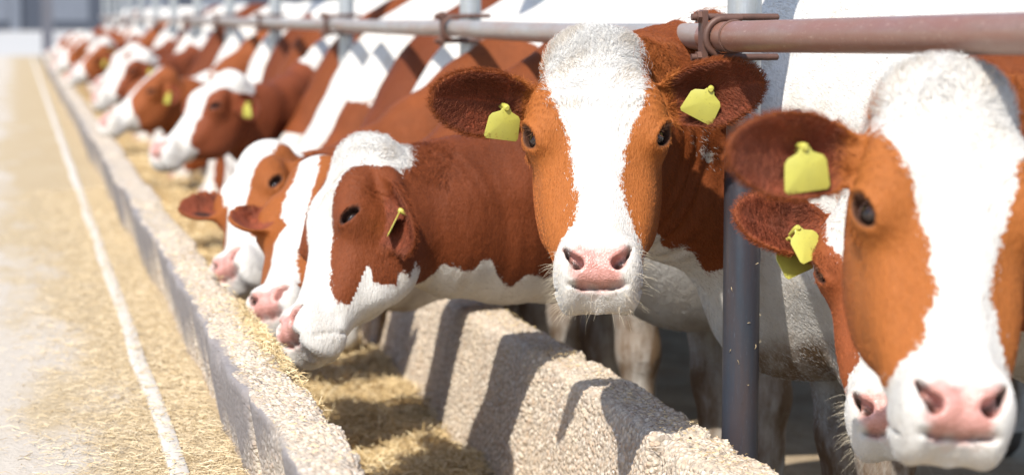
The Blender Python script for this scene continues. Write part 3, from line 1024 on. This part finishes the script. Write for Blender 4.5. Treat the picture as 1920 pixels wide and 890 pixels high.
# ------------------------------------------------------------------ setting
def sheet(name, x0, x1, y0, y1, z, nx, ny, mat, kind='structure', amp=0.0):
    X, Y = np.meshgrid(np.linspace(x0, x1, nx + 1), np.linspace(y0, y1, ny + 1), indexing='ij')
    Z = np.full_like(X, z)
    if amp:
        Z += amp * (np.sin(X * 3.1 + np.sin(Y * 2.3)) * np.cos(Y * 2.7 + X) + .5 * np.sin(X * 9 + Y * 7))
    V = np.stack([X, Y, Z], -1).reshape(-1, 3)
    i = np.arange(nx)[:, None] * (ny + 1) + np.arange(ny)[None, :]
    i = i.ravel()
    me = np_mesh(name, V, quads=np.stack([i, i + ny + 1, i + ny + 2, i + 1], 1))
    return tag(link(name, me, mat), kind=kind)

sheet('ground', -700, 700, -300, 1200, -0.06, 4, 4, M_CONC)
sheet('cow_yard', 1.29, 40, -3, 60, 0.0, 120, 160, M_DIRT, amp=.02)
sheet('feed_alley', -60, 0.44, -3, 47, 0.46, 60, 60, M_ALLEY)
sheet('concrete_apron', -60, 60, 47, 135, 0.46, 6, 6, M_CONC)

# raised concrete strip on the alley beside the trough
mb = MB()
ys = np.linspace(1.5, 44, 86)
wob = .004 * np.sin(ys * 3.1) + .003 * np.sin(ys * 7.7)
V, Q = [], []
for y, w_ in zip(ys, wob):
    V += [(.266 + w_, y, .455), (.269 + w_, y, .468), (.273 + w_, y, .471), (.303 + w_ * .5, y, .470), (.307 + w_ * .5, y, .467), (.310 + w_ * .5, y, .455)]
for i in range(len(ys) - 1):
    for k in range(5):
        a = i * 6 + k
        Q.append([a, a + 6, a + 7, a + 1])
mb.add(V, Q)
tag(mb.build('alley_ledge', M_LEDGE), kind='structure')

# concrete feed trough, cast in pieces about a metre long
trough = bpy.data.objects.new('feed_trough', None)
col.objects.link(trough)
trough.location = (.84, 3, 0)
tag(trough, 'long concrete feed trough of rough pebbled concrete holding straw', 'feed trough')

def resample(P, step):
    P = np.array(P, float)
    out, rg = [P[0]], [0]
    for a, b, in zip(P[:-1], P[1:]):
        n = max(1, int(np.ceil(np.linalg.norm(b - a) / step)))
        for k in range(1, n + 1):
            out.append(a + (b - a) * k / n)
    return np.array(out)

def rnd(P, idx, r, n=5):
    """round the corners idx of polyline P"""
    P = [np.array(p, float) for p in P]
    out = []
    for i, p in enumerate(P):
        if i in idx:
            d0, d1 = P[i - 1] - p, P[i + 1] - p
            a, b = p + d0 / np.linalg.norm(d0) * r, p + d1 / np.linalg.norm(d1) * r
            for t in np.linspace(0, 1, n):
                out.append((1 - t) ** 2 * a + 2 * t * (1 - t) * p + t * t * b)
        else:
            out.append(p)
    return out

NEAR = rnd([(.440, .36), (.392, .662), (.512, .662), (.56, .08)], (1, 2), .020)
BACK = rnd([(1.078, .08), (1.163, .556), (1.300, .553), (1.312, -.08)], (1, 2), .026)

def wall_piece(name, prof_, y0, y1, step, mat, smooth_outer, seed, parent):
    r = np.random.default_rng(seed)
    P = resample(prof_, step)
    ny = max(2, int(round((y1 - y0) / step)))
    ys = np.linspace(y0, y1, ny + 1)
    n = len(P)
    V = np.zeros((ny + 1, n, 3))
    V[:, :, 0] = P[None, :, 0]; V[:, :, 2] = P[None, :, 1]; V[:, :, 1] = ys[:, None]
    # cast unevenness: slow waves, rounded ends at the joints
    ph = r.uniform(0, 6, 6)
    L = y1 - y0
    wav = .004 * np.sin(ys * 5 + ph[0]) + .003 * np.sin(ys * 13 + ph[1]) + .002 * np.sin(ys * 29 + ph[2])
    V[:, :, 0] += (wav + r.uniform(-.009, .009))[:, None]
    V[:, :, 2] += ((.003 * np.sin(ys * 7 + ph[3]) + .0025 * np.sin(ys * 21 + ph[4])) + r.uniform(-.005, .004))[:, None] * (P[None, :, 1] > .3)
    e = np.minimum(ys - y0, y1 - ys)
    rd = np.clip(1 - e / .035, 0, 1) ** 2 * .026
    c = np.array([P[:, 0].mean(), P[:, 1].mean()])
    dirx = np.sign(P[:, 0] - c[0])
    V[:, :, 0] -= rd[:, None] * dirx[None]
    V[:, :, 2] -= (rd[:, None] * (P[None, :, 1] > np.max(P[:, 1]) - .03))
    if step < .01:
        nrm_ = np.stack([np.gradient(P[:, 1]), -np.gradient(P[:, 0])], 1)
        nrm_ /= np.linalg.norm(nrm_, axis=1)[:, None] + 1e-9
        if (nrm_[n // 2] @ np.array([0, 1])) < 0: nrm_ = -nrm_
        zt = P[:, 1].max()
        for _ in range(16):
            cx = r.choice([P[P[:, 1] > zt - .02][0, 0], P[P[:, 1] > zt - .02][-1, 0]]) + r.normal(0, .006)
            cy = r.uniform(y0, y1); rad_ = r.uniform(.012, .034); dep = rad_ * r.uniform(.2, .42)
            d2 = ((V[:, :, 0] - cx) / rad_) ** 2 + ((V[:, :, 1] - cy) / (rad_ * r.uniform(.8, 1.8))) ** 2 + ((V[:, :, 2] - zt + .008) / rad_) ** 2
            am = dep * np.exp(-d2 * 1.2)
            V[:, :, 0] -= am * nrm_[None, :, 0]; V[:, :, 2] -= am * nrm_[None, :, 1]
    i = (np.arange(ny)[:, None] * n + np.arange(n - 1)[None]).ravel()
    Q = np.stack([i, i + 1, i + 1 + n, i + n], 1)
    V = V.reshape(-1, 3)
    # end caps
    m = len(V)
    V = np.vstack([V, [[c[0], y0, .3], [c[0], y1, .3]]])
    T = [[m, k + 1, k] for k in range(n - 1)] + [[m + 1, ny * n + k, ny * n + k + 1] for k in range(n - 1)]
    T += [[m, 0, n - 1], [m + 1, ny * n + n - 1, ny * n]]
    me = np_mesh(name, V, quads=Q, tris=T)
    ag = np.ones(len(V))
    px = V[:, 0]; pz = V[:, 2]
    if smooth_outer:
        ag = np.clip((px - .392 - .01) / .02, 0.12, 1) * np.clip((pz - .2) / .1 + 1, 0, 1)
        ag = np.where(pz > .655, np.maximum(ag, .8), ag)
    at = me.attributes.new('agg', 'FLOAT', 'POINT')
    at.data.foreach_set('value', ag.astype(np.float32))
    me.set_sharp_from_angle(angle=R(50))
    o = link(name, me, mat, parent)
    o.location = -np.array(trough.location)
    return o

yj = [2.05, 3.0, 3.93, 4.91, 5.89] + [6.85 + .98 * k for k in range(33)]
for k in range(len(yj) - 1):
    near = yj[k] < 6.8 and yj[k + 1] > 2.9
    st = .0055 if near else (.02 if yj[k] < 12 else .06)
    wall_piece('near_wall_block', NEAR, yj[k] + .009, yj[k + 1] - .009, st, M_AGG if near else M_AGGS, True, k, trough)
yb = [2.0, 2.92, 3.86, 4.80, 5.74, 6.12] + [7.05 + .95 * k for k in range(33)]
for k in range(len(yb) - 1):
    near = yb[k] < 6.9 and yb[k + 1] > 2.9
    st = .0055 if near else (.02 if yb[k] < 12 else .06)
    wall_piece('back_wall_block', BACK, yb[k] + .012, yb[k + 1] - .012, st, M_AGG if near else M_AGGS, False, 100 + k, trough)
mb = MB(); mb.box((.50, 2, .02), (1.12, 38, .10))
o = mb.build('trough_floor', M_LEDGE, trough, smooth=False); o.location = -np.array(trough.location)

# straw lying in the trough and chaff on the alley
def straw_h(x, y):
    s = .215 + .05 * np.clip((y - 4.2) / 3, 0, 1) + .06 * np.clip((y - 7) / 6, 0, 1)
    s = s + .022 * np.sin(x * 11 + 2 * np.sin(y * 3.1)) * np.sin(y * 6.3 + x * 4) + .012 * np.sin(x * 27 + y * 19) * np.sin(y * 31)
    s = s + .26 * np.exp(-((x - .57) / .09) ** 2) * np.exp(-((y - 4.62) / .22) ** 2)
    s = s + .05 * np.exp(-((x - .75) / .14) ** 2)
    return s
X, Y = np.meshgrid(np.linspace(.50, 1.14, 33), np.concatenate([np.linspace(2.1, 8, 240), np.linspace(8.1, 38, 200)]), indexing='ij')
Z = straw_h(X, Y) - .012
ny_ = X.shape[1]
i = (np.arange(X.shape[0] - 1)[:, None] * ny_ + np.arange(ny_ - 1)[None]).ravel()
tag(link('straw_bed', np_mesh('straw_bed', np.stack([X, Y, Z], -1).reshape(-1, 3), quads=np.stack([i, i + ny_, i + ny_ + 1, i + 1], 1)), M_STRAWBED), kind='stuff')

def strands(name, n, px, py, hz, lmin, lmax, wid, tilt, mat, seed):
    r = np.random.default_rng(seed)
    x, y = px(r, n), py(r, n)
    n = len(x)
    z = hz(x, y)
    L = r.uniform(lmin, lmax, n) * r.choice([.5, 1, 1.3], n)
    az = r.uniform(0, 2 * np.pi, n); el = r.normal(0, tilt, n)
    d = np.stack([np.cos(az) * np.cos(el), np.sin(az) * np.cos(el), np.sin(el)], 1)
    s = np.stack([-np.sin(az), np.cos(az), r.normal(0, .5, n)], 1)
    s /= np.linalg.norm(s, axis=1)[:, None]
    up = np.cross(d, s)
    w = wid * r.uniform(.5, 1.5, n)
    c = np.stack([x, y, z + np.abs(np.sin(el)) * L * .4 + .002], 1)
    bend = r.normal(0, .12, n) * L
    V = np.zeros((n, 9, 3))
    for k, t in enumerate((-.5, 0, .5)):
        p = c + d * (t * L)[:, None] + up * (bend * (1 - 4 * t * t))[:, None]
        for j, (a, b) in enumerate(((-1, 0), (1, 0), (0, .9))):
            V[:, k * 3 + j] = p + s * (w * a)[:, None] + up * (w * b)[:, None]
    b0 = (np.arange(n) * 9)[:, None]
    Q = np.concatenate([b0 + np.array(q)[None] for q in ((0, 3, 5, 2), (1, 2, 5, 4), (3, 6, 8, 5), (4, 5, 8, 7))])
    me = np_mesh(name, V.reshape(-1, 3), quads=Q, smooth=False)
    at = me.attributes.new('shade', 'FLOAT', 'POINT')
    at.data.foreach_set('value', np.repeat(np.clip(r.beta(2.2, 1.8, n), 0, 1), 9).astype(np.float32))
    return tag(link(name, me, mat), kind='stuff')

strands('straw', 42000, lambda r, n: r.uniform(.53, 1.11, n), lambda r, n: 3.2 + 5.2 * r.random(n) ** 1.3, lambda x, y: straw_h(x, y), .014, .065, .0011, .30, M_STRAW, 1)
strands('straw', 6000, lambda r, n: r.uniform(.53, 1.11, n), lambda r, n: r.uniform(8, 22, n), lambda x, y: straw_h(x, y), .03, .08, .003, .3, M_STRAW, 2)
strands('chaff', 2600, lambda r, n: r.normal(.515, .022, n), lambda r, n: r.normal(4.55, .28, n), lambda x, y: np.where(x < .512, .664, .664 - (x - .512) * 4), .006, .028, .0008, .2, M_STRAW, 5)
strands('chaff', 700, lambda r, n: r.uniform(.40, .51, n), lambda r, n: r.uniform(3.2, 8, n), lambda x, y: .665 + 0 * x, .006, .018, .001, .15, M_STRAW, 6)
strands('chaff', 34000, lambda r, n: .40 - np.abs(r.normal(0, .17, n)), lambda r, n: 3.0 + 8 * r.random(n) ** 1.5, lambda x, y: .463 + .018 * np.exp(-((x - .41) / .05) ** 2) + 0 * x, .008, .034, .0007, .12, M_CHAFF, 3)
strands('chaff', 900, lambda r, n: r.uniform(.266, .312, n), lambda r, n: 3.0 + 8 * r.random(n) ** 1.4, lambda x, y: .472 + 0 * x, .006, .02, .0012, .12, M_CHAFF, 13)
strands('chaff', 1200, lambda r, n: r.uniform(1.19, 1.275, n), lambda r, n: r.uniform(3, 7, n), lambda x, y: .556 + 0 * x, .004, .012, .0008, .1, M_STRAW, 8)

# ------------------------------------------------------------------ posts, rail and clamps
POST_Y = [3.98 + 2.60 * k for k in range(13)]
PX = 1.385
ORDP = 'seventh eighth ninth tenth eleventh twelfth thirteenth'.split()
POST_LAB = ['steel post nearest the camera, lower half dark and worn', 'grey steel post behind the brown left ear of the staring cow', 'third steel post along the rail, blurred, above the brown and white necks', 'fourth steel post along the rail, small and blurred', 'fifth steel post along the rail, small and blurred', 'sixth steel post along the rail, above the brown cow with white spots', 'small blurred steel post far along the rail']
def make_post():
    mb = MB()
    mb.tube([(0, 0, 1.08), (0, 0, 1.5), (0, 0, 2.1)], .0335, 32)
    root = mb.build('rail_post', M_POST)
    mb = MB()
    mb.tube([(0, 0, -.1), (0, 0, .5), (0, 0, 1.075), (0, 0, 1.092), (0, 0, 1.099)], [.0365, .0365, .0365, .0352, .031], 32)
    mb.build('lower_sleeve', M_POSTD, root)['label'] = 'dark worn lower half of the post'
    return root
post0 = make_post()
def copy_tree(o, parent=None):
    c = o.copy(); col.objects.link(c)
    if parent is not None:
        c.parent = parent
    for ch in list(o.children):
        copy_tree(ch, c)
    return c
RAILX = PX - .0335 - .030
def make_clamp():
    """flat bar and U bolt with nuts that hold the rail against a post; origin on the rail axis at the post"""
    root = bpy.data.objects.new('pipe_clamp', None)
    col.objects.link(root)
    mb = MB(); mb.box((-.042, -.062, -.056), (-.031, -.034, .052), .0025)
    mb.build('clamp_plate', M_CLAMP, root)
    for z in (.0385, -.0385):
        mb = MB(); mb.tube([(-.060, -.048, z), (0, -.048, z), (.05, -.046, z), (.116, -.043, z), (.119, -.043, z)], [.0068, .0068, .0068, .0068, .004], 14)
        rod = mb.build('clamp_rod', M_CLAMP, root)
        mb = MB(); mb.tube([(-.050, -.048, z), (-.042, -.048, z)], .0125, 6)
        mb.build('nut', M_CLAMP, rod, smooth=False)
    mb = MB()
    pts = [(.035, -.066, .037)] + [(math.cos(t) * .0365, -.066, math.sin(t) * .0365) for t in np.linspace(R(75), R(285), 16)] + [(.035, -.066, -.037)]
    mb.tube(pts, .0066, 12)
    mb.build('u_bolt', M_CLAMP, root)
    return root
clamp0 = make_clamp()
for k, y in enumerate(POST_Y):
    p = post0 if k == 0 else copy_tree(post0)
    p.location = (PX, y, 0)
    tag(p, POST_LAB[k] if k < 6 else ORDP[k - 6] + ' steel post along the rail from the camera, tiny and blurred', 'post', 'steel posts carrying the neck rail')
    if k < 6:
        c = clamp0 if k == 0 else copy_tree(clamp0)
        c.location = (RAILX, y, 1.306)
        tag(c, ['rusty clamp with bolts holding the rail on the nearest post', 'dark clamp on the rail at the second post, left of the staring cow', 'blurred clamp on the rail at the third post', 'blurred clamp on the rail at the fourth post', 'tiny blurred clamp on the rail at the fifth post', 'tiny blurred clamp on the rail at the sixth post'][k], 'clamp', 'clamps holding the rail')
RL = ['thick rusty brown rail pipe at upper right above the nearest cow', 'grey brown rail pipe behind the head of the staring cow', 'grey rail pipe between second and third post', 'blurred grey rail pipe between third and fourth post', 'blurred grey rail pipe between fourth and fifth post', 'thin blurred rail pipe beyond the fifth post']
for k in range(len(POST_Y)):
    ya = 1.2 if k == 0 else POST_Y[k - 1] - .03
    yb_ = POST_Y[k] - (.0 if k else .03) + (.06 if k == 0 else 0)
    mb = MB()
    n = 8
    ys_ = np.linspace(ya, yb_, n)
    if k == 0:
        zz = 1.306 + (POST_Y[0] - ys_) * .0135
        mb.tube(np.stack([np.full(n, RAILX), ys_, zz], 1), .0292, 32)
        m_ = M_RAILR
    else:
        sag = -.004 * np.sin(np.linspace(0, np.pi, n))
        mb.tube(np.stack([np.full(n, RAILX + .002), ys_, 1.3065 + sag], 1), .0262, 28)
        m_ = M_RAIL
    rp = mb.build('rail_pipe', m_)
    tag(rp, RL[k] if k < 5 else 'thin blurred grey rail pipe reaching the ' + (['sixth'] + ORDP)[k - 5] + ' post', 'rail', 'pipes of the neck rail')
    if k == 0:
        mb = MB()
        for yy in (POST_Y[0] - .125,):
            a = np.linspace(0, 2 * np.pi, 29)
            zc = 1.306 + (POST_Y[0] - yy) * .0135
            mb.tube(np.stack([RAILX + np.cos(a) * .0302, np.full(29, yy), zc + np.sin(a) * .0302], 1), .0024, 8, caps=False)
        mb.build('weld_ring', M_CLAMP, rp)

# bits of straw stuck to the near post and lying on the rail
r_ = np.random.default_rng(21)
V, Q = [], []
for k in range(10):
    th = r_.uniform(R(185), R(330)); z = r_.uniform(.62, 1.02)
    n_ = np.array([math.cos(th), math.sin(th), 0]); tg_ = np.array([-math.sin(th), math.cos(th), 0])
    p = np.array([PX, POST_Y[0], z]) + n_ * .0372
    L = r_.uniform(.004, .011); a = r_.uniform(0, np.pi)
    d = tg_ * math.cos(a) * .6 + np.array([0, 0, math.sin(a)]) + n_ * r_.uniform(0, .4)
    s_ = np.cross(d, n_); s_ /= np.linalg.norm(s_)
    m = p + d * L * .5 + n_ * .002 + s_ * r_.normal(0, .0015)
    b0 = len(V)
    for q in (p, m, p + d * L):
        V += [q - s_ * .0004, q + s_ * .0004, q + n_ * .0008]
    for t_ in ((0, 3, 5, 2), (1, 2, 5, 4), (3, 6, 8, 5), (4, 5, 8, 7)):
        Q.append([b0 + i for i in t_])
me = np_mesh('straw', np.array(V), quads=Q, smooth=False)
at = me.attributes.new('shade', 'FLOAT', 'POINT'); at.data.foreach_set('value', r_.uniform(.4, 1, len(V)).astype(np.float32))
tag(link('straw', me, M_STRAW), kind='stuff')

# ------------------------------------------------------------------ far end: shed and column
shed = bpy.data.objects.new('shed', None); col.objects.link(shed); shed.location = (-6, 118, .46)
tag(shed, 'dark blue grey shed across the far end of the alley', 'shed')
M_SHED = mat_pipe('dark_cladding', (0.05, 0.062, 0.09), (0.06, 0.06, 0.07), 0.2, 0.5, 0.0)
M_SHEDL = mat_pipe('light_cladding', (0.16, 0.18, 0.22), (0.12, 0.12, 0.14), 0.1, 0.5, 0.0)
mb = MB(); mb.box((-26, 0, 0), (24, 9, 5.5)); mb.build('wall', M_SHED, shed, smooth=False)
mb = MB(); mb.add([(-27, -1, 5.3), (25, -1, 5.3), (25, 4.5, 7.2), (-27, 4.5, 7.2), (25, 10, 5.3), (-27, 10, 5.3), (-27, -1, 5.5), (25, -1, 5.5), (25, 4.5, 7.4), (-27, 4.5, 7.4), (25, 10, 5.5), (-27, 10, 5.5)],
                  [[0, 3, 2, 1], [3, 5, 4, 2], [6, 7, 8, 9], [9, 8, 10, 11], [0, 1, 7, 6], [4, 5, 11, 10]], None)
mb.build('roof', M_SHEDL, shed, smooth=False)
for k in range(9):
    mb = MB(); mb.box((-25 + k * 6.05 + .4, -.22, 0), (-25 + k * 6.05 + .95, -.01, 5.2)); mb.build('pilaster', M_SHEDL, shed, smooth=False)
for k in range(4):
    mb = MB(); mb.box((3.2 + k * 4.2, -.08, .5), (5.6 + k * 4.2, -.005, 3.6)); mb.build('panel', M_SHEDL, shed, smooth=False)
M_COLUMN = mat_pipe('painted_column', (0.12, 0.125, 0.15), (0.12, 0.10, 0.1), 0.2, 0.5, 0.1)
mb = MB(); mb.box((-.13, -.13, 0), (.13, .13, 5), .015); c_ = mb.build('shed_column', M_COLUMN); c_.location = (.70, 52, .46)
tag(c_, 'dark column standing at the far end of the trough', 'column')

# ------------------------------------------------------------------ the cows
OR_B, OR_L = (0.225, 0.056, 0.013), (0.37, 0.118, 0.026)
RD_B, RD_L = (0.180, 0.043, 0.012), (0.225, 0.060, 0.017)
BLZ = [(-.05, -.10, .10), (.10, -.10, .10), (.18, -.085, .085), (.26, -.062, .062), (.34, -.055, .055), (.40, -.058, .058), (.45, -.09, .09), (.6, -.1, .1)]
COWS = []
# cow that looks at the camera
COWS.append(dict(at=(1.80, 4.22), yaw=-4, poll=(1.080, 3.968, 1.312), muzzle=(1.008, 3.678, .850), w=(-.219, -.747, .627),
    h=.0042, brown=OR_B, light=OR_L, face_tone=.85, fur=150000, whiskers=True,
    ear=1.11,
    ear_a=((-.97, -.10, .13), (.05, -.90, -.18)), ear_b=((.80, -.50, .24), (-.45, -.85, -.20)),
    tags=((.072, .026, -8, 0), (.098, .010, -28, 10)),
    blaze=[(-.09, .0, .0), (-.048, -.02, .02), (-.022, -.09, .08), (.06, -.104, .095), (.14, -.088, .096), (.19, -.062, .074), (.24, -.050, .056), (.31, -.043, .048), (.365, -.038, .054), (.40, -.046, .068), (.43, -.072, .085), (.5, -.1, .1)],
    folds=.0026, soil=[((1.60, 4.1, .60), (.22, .3, .10))], throat=.105, throat_head=False, body=[('w', (1.78, 4.2, 1.0), (.37, .7, .8), 1), ('w', (1.22, 4.08, 1.03), (.26, .50, .33), -1), ('w', (1.335, 3.98, 1.10), (.022, .12, .075), 1), ('w', (1.19, 3.95, .80), (.045, .2, .06), 1), ('b', (0, 0, 1.5), (.0, .0, .0), 1)][:3],
    gaze_w=(-.27, -.95, .05), white_body=True, light_=0,
    label='brown and white cow with broad white blaze staring straight at the camera'))
# cow with lowered head in profile, nose on the trough wall
COWS.append(dict(at=(1.78, 4.98), yaw=7, poll=(.700, 4.73, 1.058), muzzle=(.524, 4.48, .645), w=(-.83, -.03, .53),
    h=.005, brown=RD_B, light=RD_L, face_tone=.25, fur=70000, one_tag=True, eye_v=.022, muz=.455, jaw=.030, throat=.055,
    ear_b=((.20, -.72, -.62), (-.93, -.34, .05)), ear_a=((-.1, .95, .1), (-.7, .2, .2)),
    tags=(None, (.115, .0, 0, -38)),
    blaze=[(-.05, -.12, .12), (.05, -.12, .12), (.12, -.088, .088), (.2, -.074, .074), (.28, -.068, .068), (.36, -.07, .07), (.42, -.085, .085), (.6, -.2, .2)],
    body=[('w', (1.30, 4.9, 1.02), (.62, .6, .34), -1)],
    label='reddish brown cow in profile lowering its nose onto the near trough wall'))
# nearest cow at the right edge
COWS.append(dict(at=(2.25, 2.92), yaw=-6, poll=(1.272, 2.758, 1.270), muzzle=(1.188, 2.53, .784), w=(-.09, -.74, .665),
    h=.0048, brown=OR_B, light=(0.38, 0.125, 0.028), face_tone=.75, fur=60000, whiskers=False,
    ear_a=((-.97, -.05, .10), (.10, -.95, -.05)), ear_b=((.95, .05, .1), (0, -.95, -.1)),
    tags=((.095, .012, 6, 0), (.10, .02, 0, 0)),
    blaze=[(-.05, -.105, .11), (.10, -.105, .11), (.14, -.080, .084), (.20, -.060, .070), (.26, -.042, .058), (.33, -.030, .050), (.39, -.046, .066), (.45, -.09, .1), (.6, -.1, .1)],
    body=[('w', (1.6, 2.9, 1.1), (.3, .35, .36), -1)], gaze_w=(-.4, -.9, 0),
    label='large blurred cow at the right edge with white forehead and pink nose'))
# cow half hidden behind it
COWS.append(dict(at=(2.22, 3.60), yaw=-3, poll=(1.430, 3.37, 1.110), muzzle=(1.326, 3.10, .680), w=(-.48, -.65, .60),
    h=.005, brown=(0.26, 0.066, 0.022), light=(0.34, 0.095, 0.028), face_tone=.4, fur=80000, whiskers=True,
    ear_a=((-.93, -.10, .20), (.05, -.80, .50)), ear_b=((.95, .05, .1), (0, -.9, -.1)),
    tags=((.085, .035, 18, 0), None),
    blaze=[(-.05, -.085, .085), (.10, -.115, .1), (.17, -.105, .085), (.22, -.06, .07), (.30, -.045, .06), (.38, -.055, .06), (.42, -.09, .1), (.6, -.1, .1)],
    body=[('b', (0, 0, 1), (2, 1.5, 1.5), 1)],
    label='cow with dark red ear half hidden behind the large blurred cow'))
# second head beyond the profile cow
COWS.append(dict(at=(1.68, 5.72), yaw=5, throat=.02, poll=(.710, 5.38, .985), muzzle=(.545, 5.03, .635), w=(-.55, -.33, .77),
    h=.0075, brown=OR_B, light=OR_L, face_tone=.5,
    ear_a=((-.62, -.55, .0), (-.3, -.5, .3)), ear_b=((.75, .2, .25), (-.2, -.7, .1)),
    tags=((.09, .03, 10, 0), None),
    blaze=[(-.05, -.03, .03), (.05, -.03, .045), (.15, -.04, .055), (.25, -.035, .05), (.36, -.04, .045), (.44, -.07, .07), (.6, -.1, .1)],
    body=[('b', (.35, 0, 1.0), (.6, .4, .5), -1)],
    label='cow with pink nose feeding tight behind the profile cow, ear turned out'))
COWS.append(dict(at=(1.66, 6.42), yaw=5, poll=(.64, 6.12, .975), muzzle=(.515, 5.74, .645), w=(-.66, -.12, .74),
    h=.008, brown=(0.24, 0.062, 0.015), light=OR_L, face_tone=.4,
    ear_a=((-.45, -.2, -.05), (-.5, -.5, .3)), ear_b=((.62, -.62, .05), (-.4, -.6, .1)),
    tags=(None, (.085, .02, 0, 0)),
    blaze=[(-.05, -.11, .10), (.08, -.11, .085), (.16, -.08, .055), (.26, -.055, .035), (.36, -.05, .04), (.44, -.1, .1), (.6, -.2, .2)],
    body=[('b', (.4, 0, 1.0), (.6, .4, .5), -1)],
    label='cow with white poll and white face at the trough, left of the pink nosed cow'))
DEEP = dict(h=.012, hc=.026, muz=.44, blaze=BLZ, face_tone=.3)
def deep(y, lab, brown, body, dx=0.0, **kw):
    d = dict(DEEP, at=(1.66, y), yaw=4, poll=(1.04 + dx, y - .22, .78), muzzle=(.90 + dx, y - .34, .30), w=(-.93, -.22, .20), hw=.45, hv=.75, brown=brown, light=brown, body=body, label=lab)
    d.update(kw)
    COWS.append(d)
OB = (0.33, 0.10, 0.028)
deep(7.06, 'cow with white neck and dark throat beside the second post', OR_B, [('b', (.5, 0, 1.05), (.7, .5, .6), 1), ('b', (.62, .02, .72), (.30, .3, .22), -1), ('b', (.30, .2, .95), (.10, .2, .2), -1)])
deep(7.70, 'cow with plain dark orange neck left of the white necked cow', RD_B, [('b', (.5, 0, 1.0), (.9, .5, .6), -1)])
deep(8.30, 'cow with white shoulder, brown band and white lower neck', OR_B, [('b', (.3, 0, 1.25), (.45, .4, .25), 1), ('b', (.95, .0, .75), (.28, .4, .20), 1)])
deep(8.88, 'cow with tan neck and white stripe along its crest', (0.29, 0.10, 0.028), [('b', (.15, 0, 1.3), (.3, .4, .12), 1)], crest=.015)
deep(9.48, 'cow with broad plain orange neck under the fourth post', OR_B, [('b', (.5, 0, 1.0), (.9, .5, .7), -1)])
COWS.append(dict(at=(1.70, 10.08), yaw=8, poll=(.875, 9.42, 1.105), muzzle=(.535, 9.22, .750), w=(-.66, -.28, .70),
    h=.0095, hc=.026, brown=(0.22, 0.055, 0.02), light=(0.26, 0.07, 0.025), face_tone=.2, muz=.43, 
    ear_b=((.45, -.85, -.15), (-.6, -.7, -.1)), ear_a=((.1, .95, .1), (-.7, .2, .2)), tags=(None, (.12, .01, 0, 0)),
    blaze=[(-.05, -.12, .12), (.10, -.11, .11), (.2, -.08, .08), (.3, -.075, .075), (.4, -.09, .09), (.6, -.2, .2)],
    body=[('b', (.6, 0, 1.0), (.5, .5, .5), -1), ('b', (.22, .1, 1.15), (.28, .4, .2), 1)],
    label='dark brown cow with long white blaze reaching over the trough, yellow ear tag'))
deep(10.8, 'cow behind the long blazed cow with white neck patch', OR_B, [('b', (.6, 0, 1.0), (.5, .5, .5), -1)], .05)
deep(11.5, 'cow with plain brown neck above the long blazed head', RD_B, [('b', (.6, 0, 1.0), (.6, .5, .6), -1)], .08)
COWS.append(dict(at=(1.70, 12.95), yaw=6, poll=(.80, 12.50, 1.05), muzzle=(.43, 12.28, .735), w=(-.60, -.25, .75),
    h=.011, hc=.028, brown=(0.30, 0.082, 0.022), light=(0.33, 0.10, 0.03), face_tone=.2, muz=.36,
    ear_b=((.3, -.9, -.2), (-.6, -.7, .1)), ear_a=((.1, .95, .1), (-.7, .2, .2)), tags=(None, (.09, .03, 0, 0)),
    blaze=[(-.05, -.02, .02), (.2, -.015, .015), (.3, -.03, .03), (.38, -.1, .1), (.6, -.2, .2)],
    body=[('b', (.6, 0, 1.0), (.7, .5, .6), -1), ('b', (.76, .1, 1.02), (.085, .3, .065), 1), ('b', (.60, .1, 1.12), (.07, .3, .055), 1), ('b', (.56, .1, .96), (.06, .3, .06), 1), ('b', (.66, .1, .86), (.06, .3, .05), 1)],
    label='brown cow with round white spots on its neck and a white nose'))
deep(12.2, 'cow with white neck behind the spotted cow', OR_B, [('b', (.4, 0, 1.1), (.6, .5, .5), 1)], .05)
built = []
for sp in COWS:
    # white-backed animals: everything behind the neck is white unless listed brown
    sp['body'] = [('b', (-.85, 0, .9), (1.05, .9, 1.2), 1), ('b', (.1, 0, .58), (.5, .5, .22), 1)] + [('b', (.05, 0, .35), (.4, .6, .5), 1)] + sp['body'] + ([] if ('plain' in sp['label'] or 'profile' in sp['label'] and 'reddish' in sp['label']) else [('b', (-.2, 0, 1.48), (.78, .6, .25), 1)])
    built.append(build_cow(sp))
# far cows: copies of three distinct animals
src = {'long': built[11], 'deep': built[6], 'spot': built[14], 'plain': built[7], 'deepw': built[15]}
rr = np.random.default_rng(3)
plan = [('deepw', 13.7), ('deep', 14.4), ('plain', 15.1), ('long', 16.0), ('deepw', 16.8), ('deep', 17.6), ('plain', 18.4), ('long', 19.3), ('deepw', 20.1), ('deep', 20.9), ('spot', 21.9), ('deepw', 22.7), ('plain', 23.5), ('long', 24.4), ('deep', 25.3), ('spot', 26.2), ('deepw', 27.1), ('long', 28), ('plain', 29), ('deep', 30), ('spot', 31), ('deepw', 32), ('long', 33.2), ('deep', 34.4), ('spot', 35.6)]
ORD = 'first second third fourth fifth sixth seventh eighth ninth tenth eleventh twelfth thirteenth fourteenth fifteenth sixteenth seventeenth eighteenth nineteenth twentieth twentyfirst twentysecond twentythird twentyfourth twentyfifth'.split()
for i, (kind, y) in enumerate(plan):
    o = src[kind]
    c = copy_tree(o)
    c.location = (o.location.x + rr.uniform(-.05, .05), y, 0)
    c.rotation_euler = (0, 0, R(rr.uniform(-5, 4)))
    c['label'] = {'long': 'blurred cow with white blaze over the trough', 'deep': 'blurred white necked cow, head down', 'spot': 'blurred brown cow with white nose', 'plain': 'blurred plain brown cow, head down', 'deepw': 'blurred cow with white neck, brown head down'}[kind] + ', ' + ORD[i] + ' beyond the white spotted cow'
print('script', round(time.time() - T0, 1))
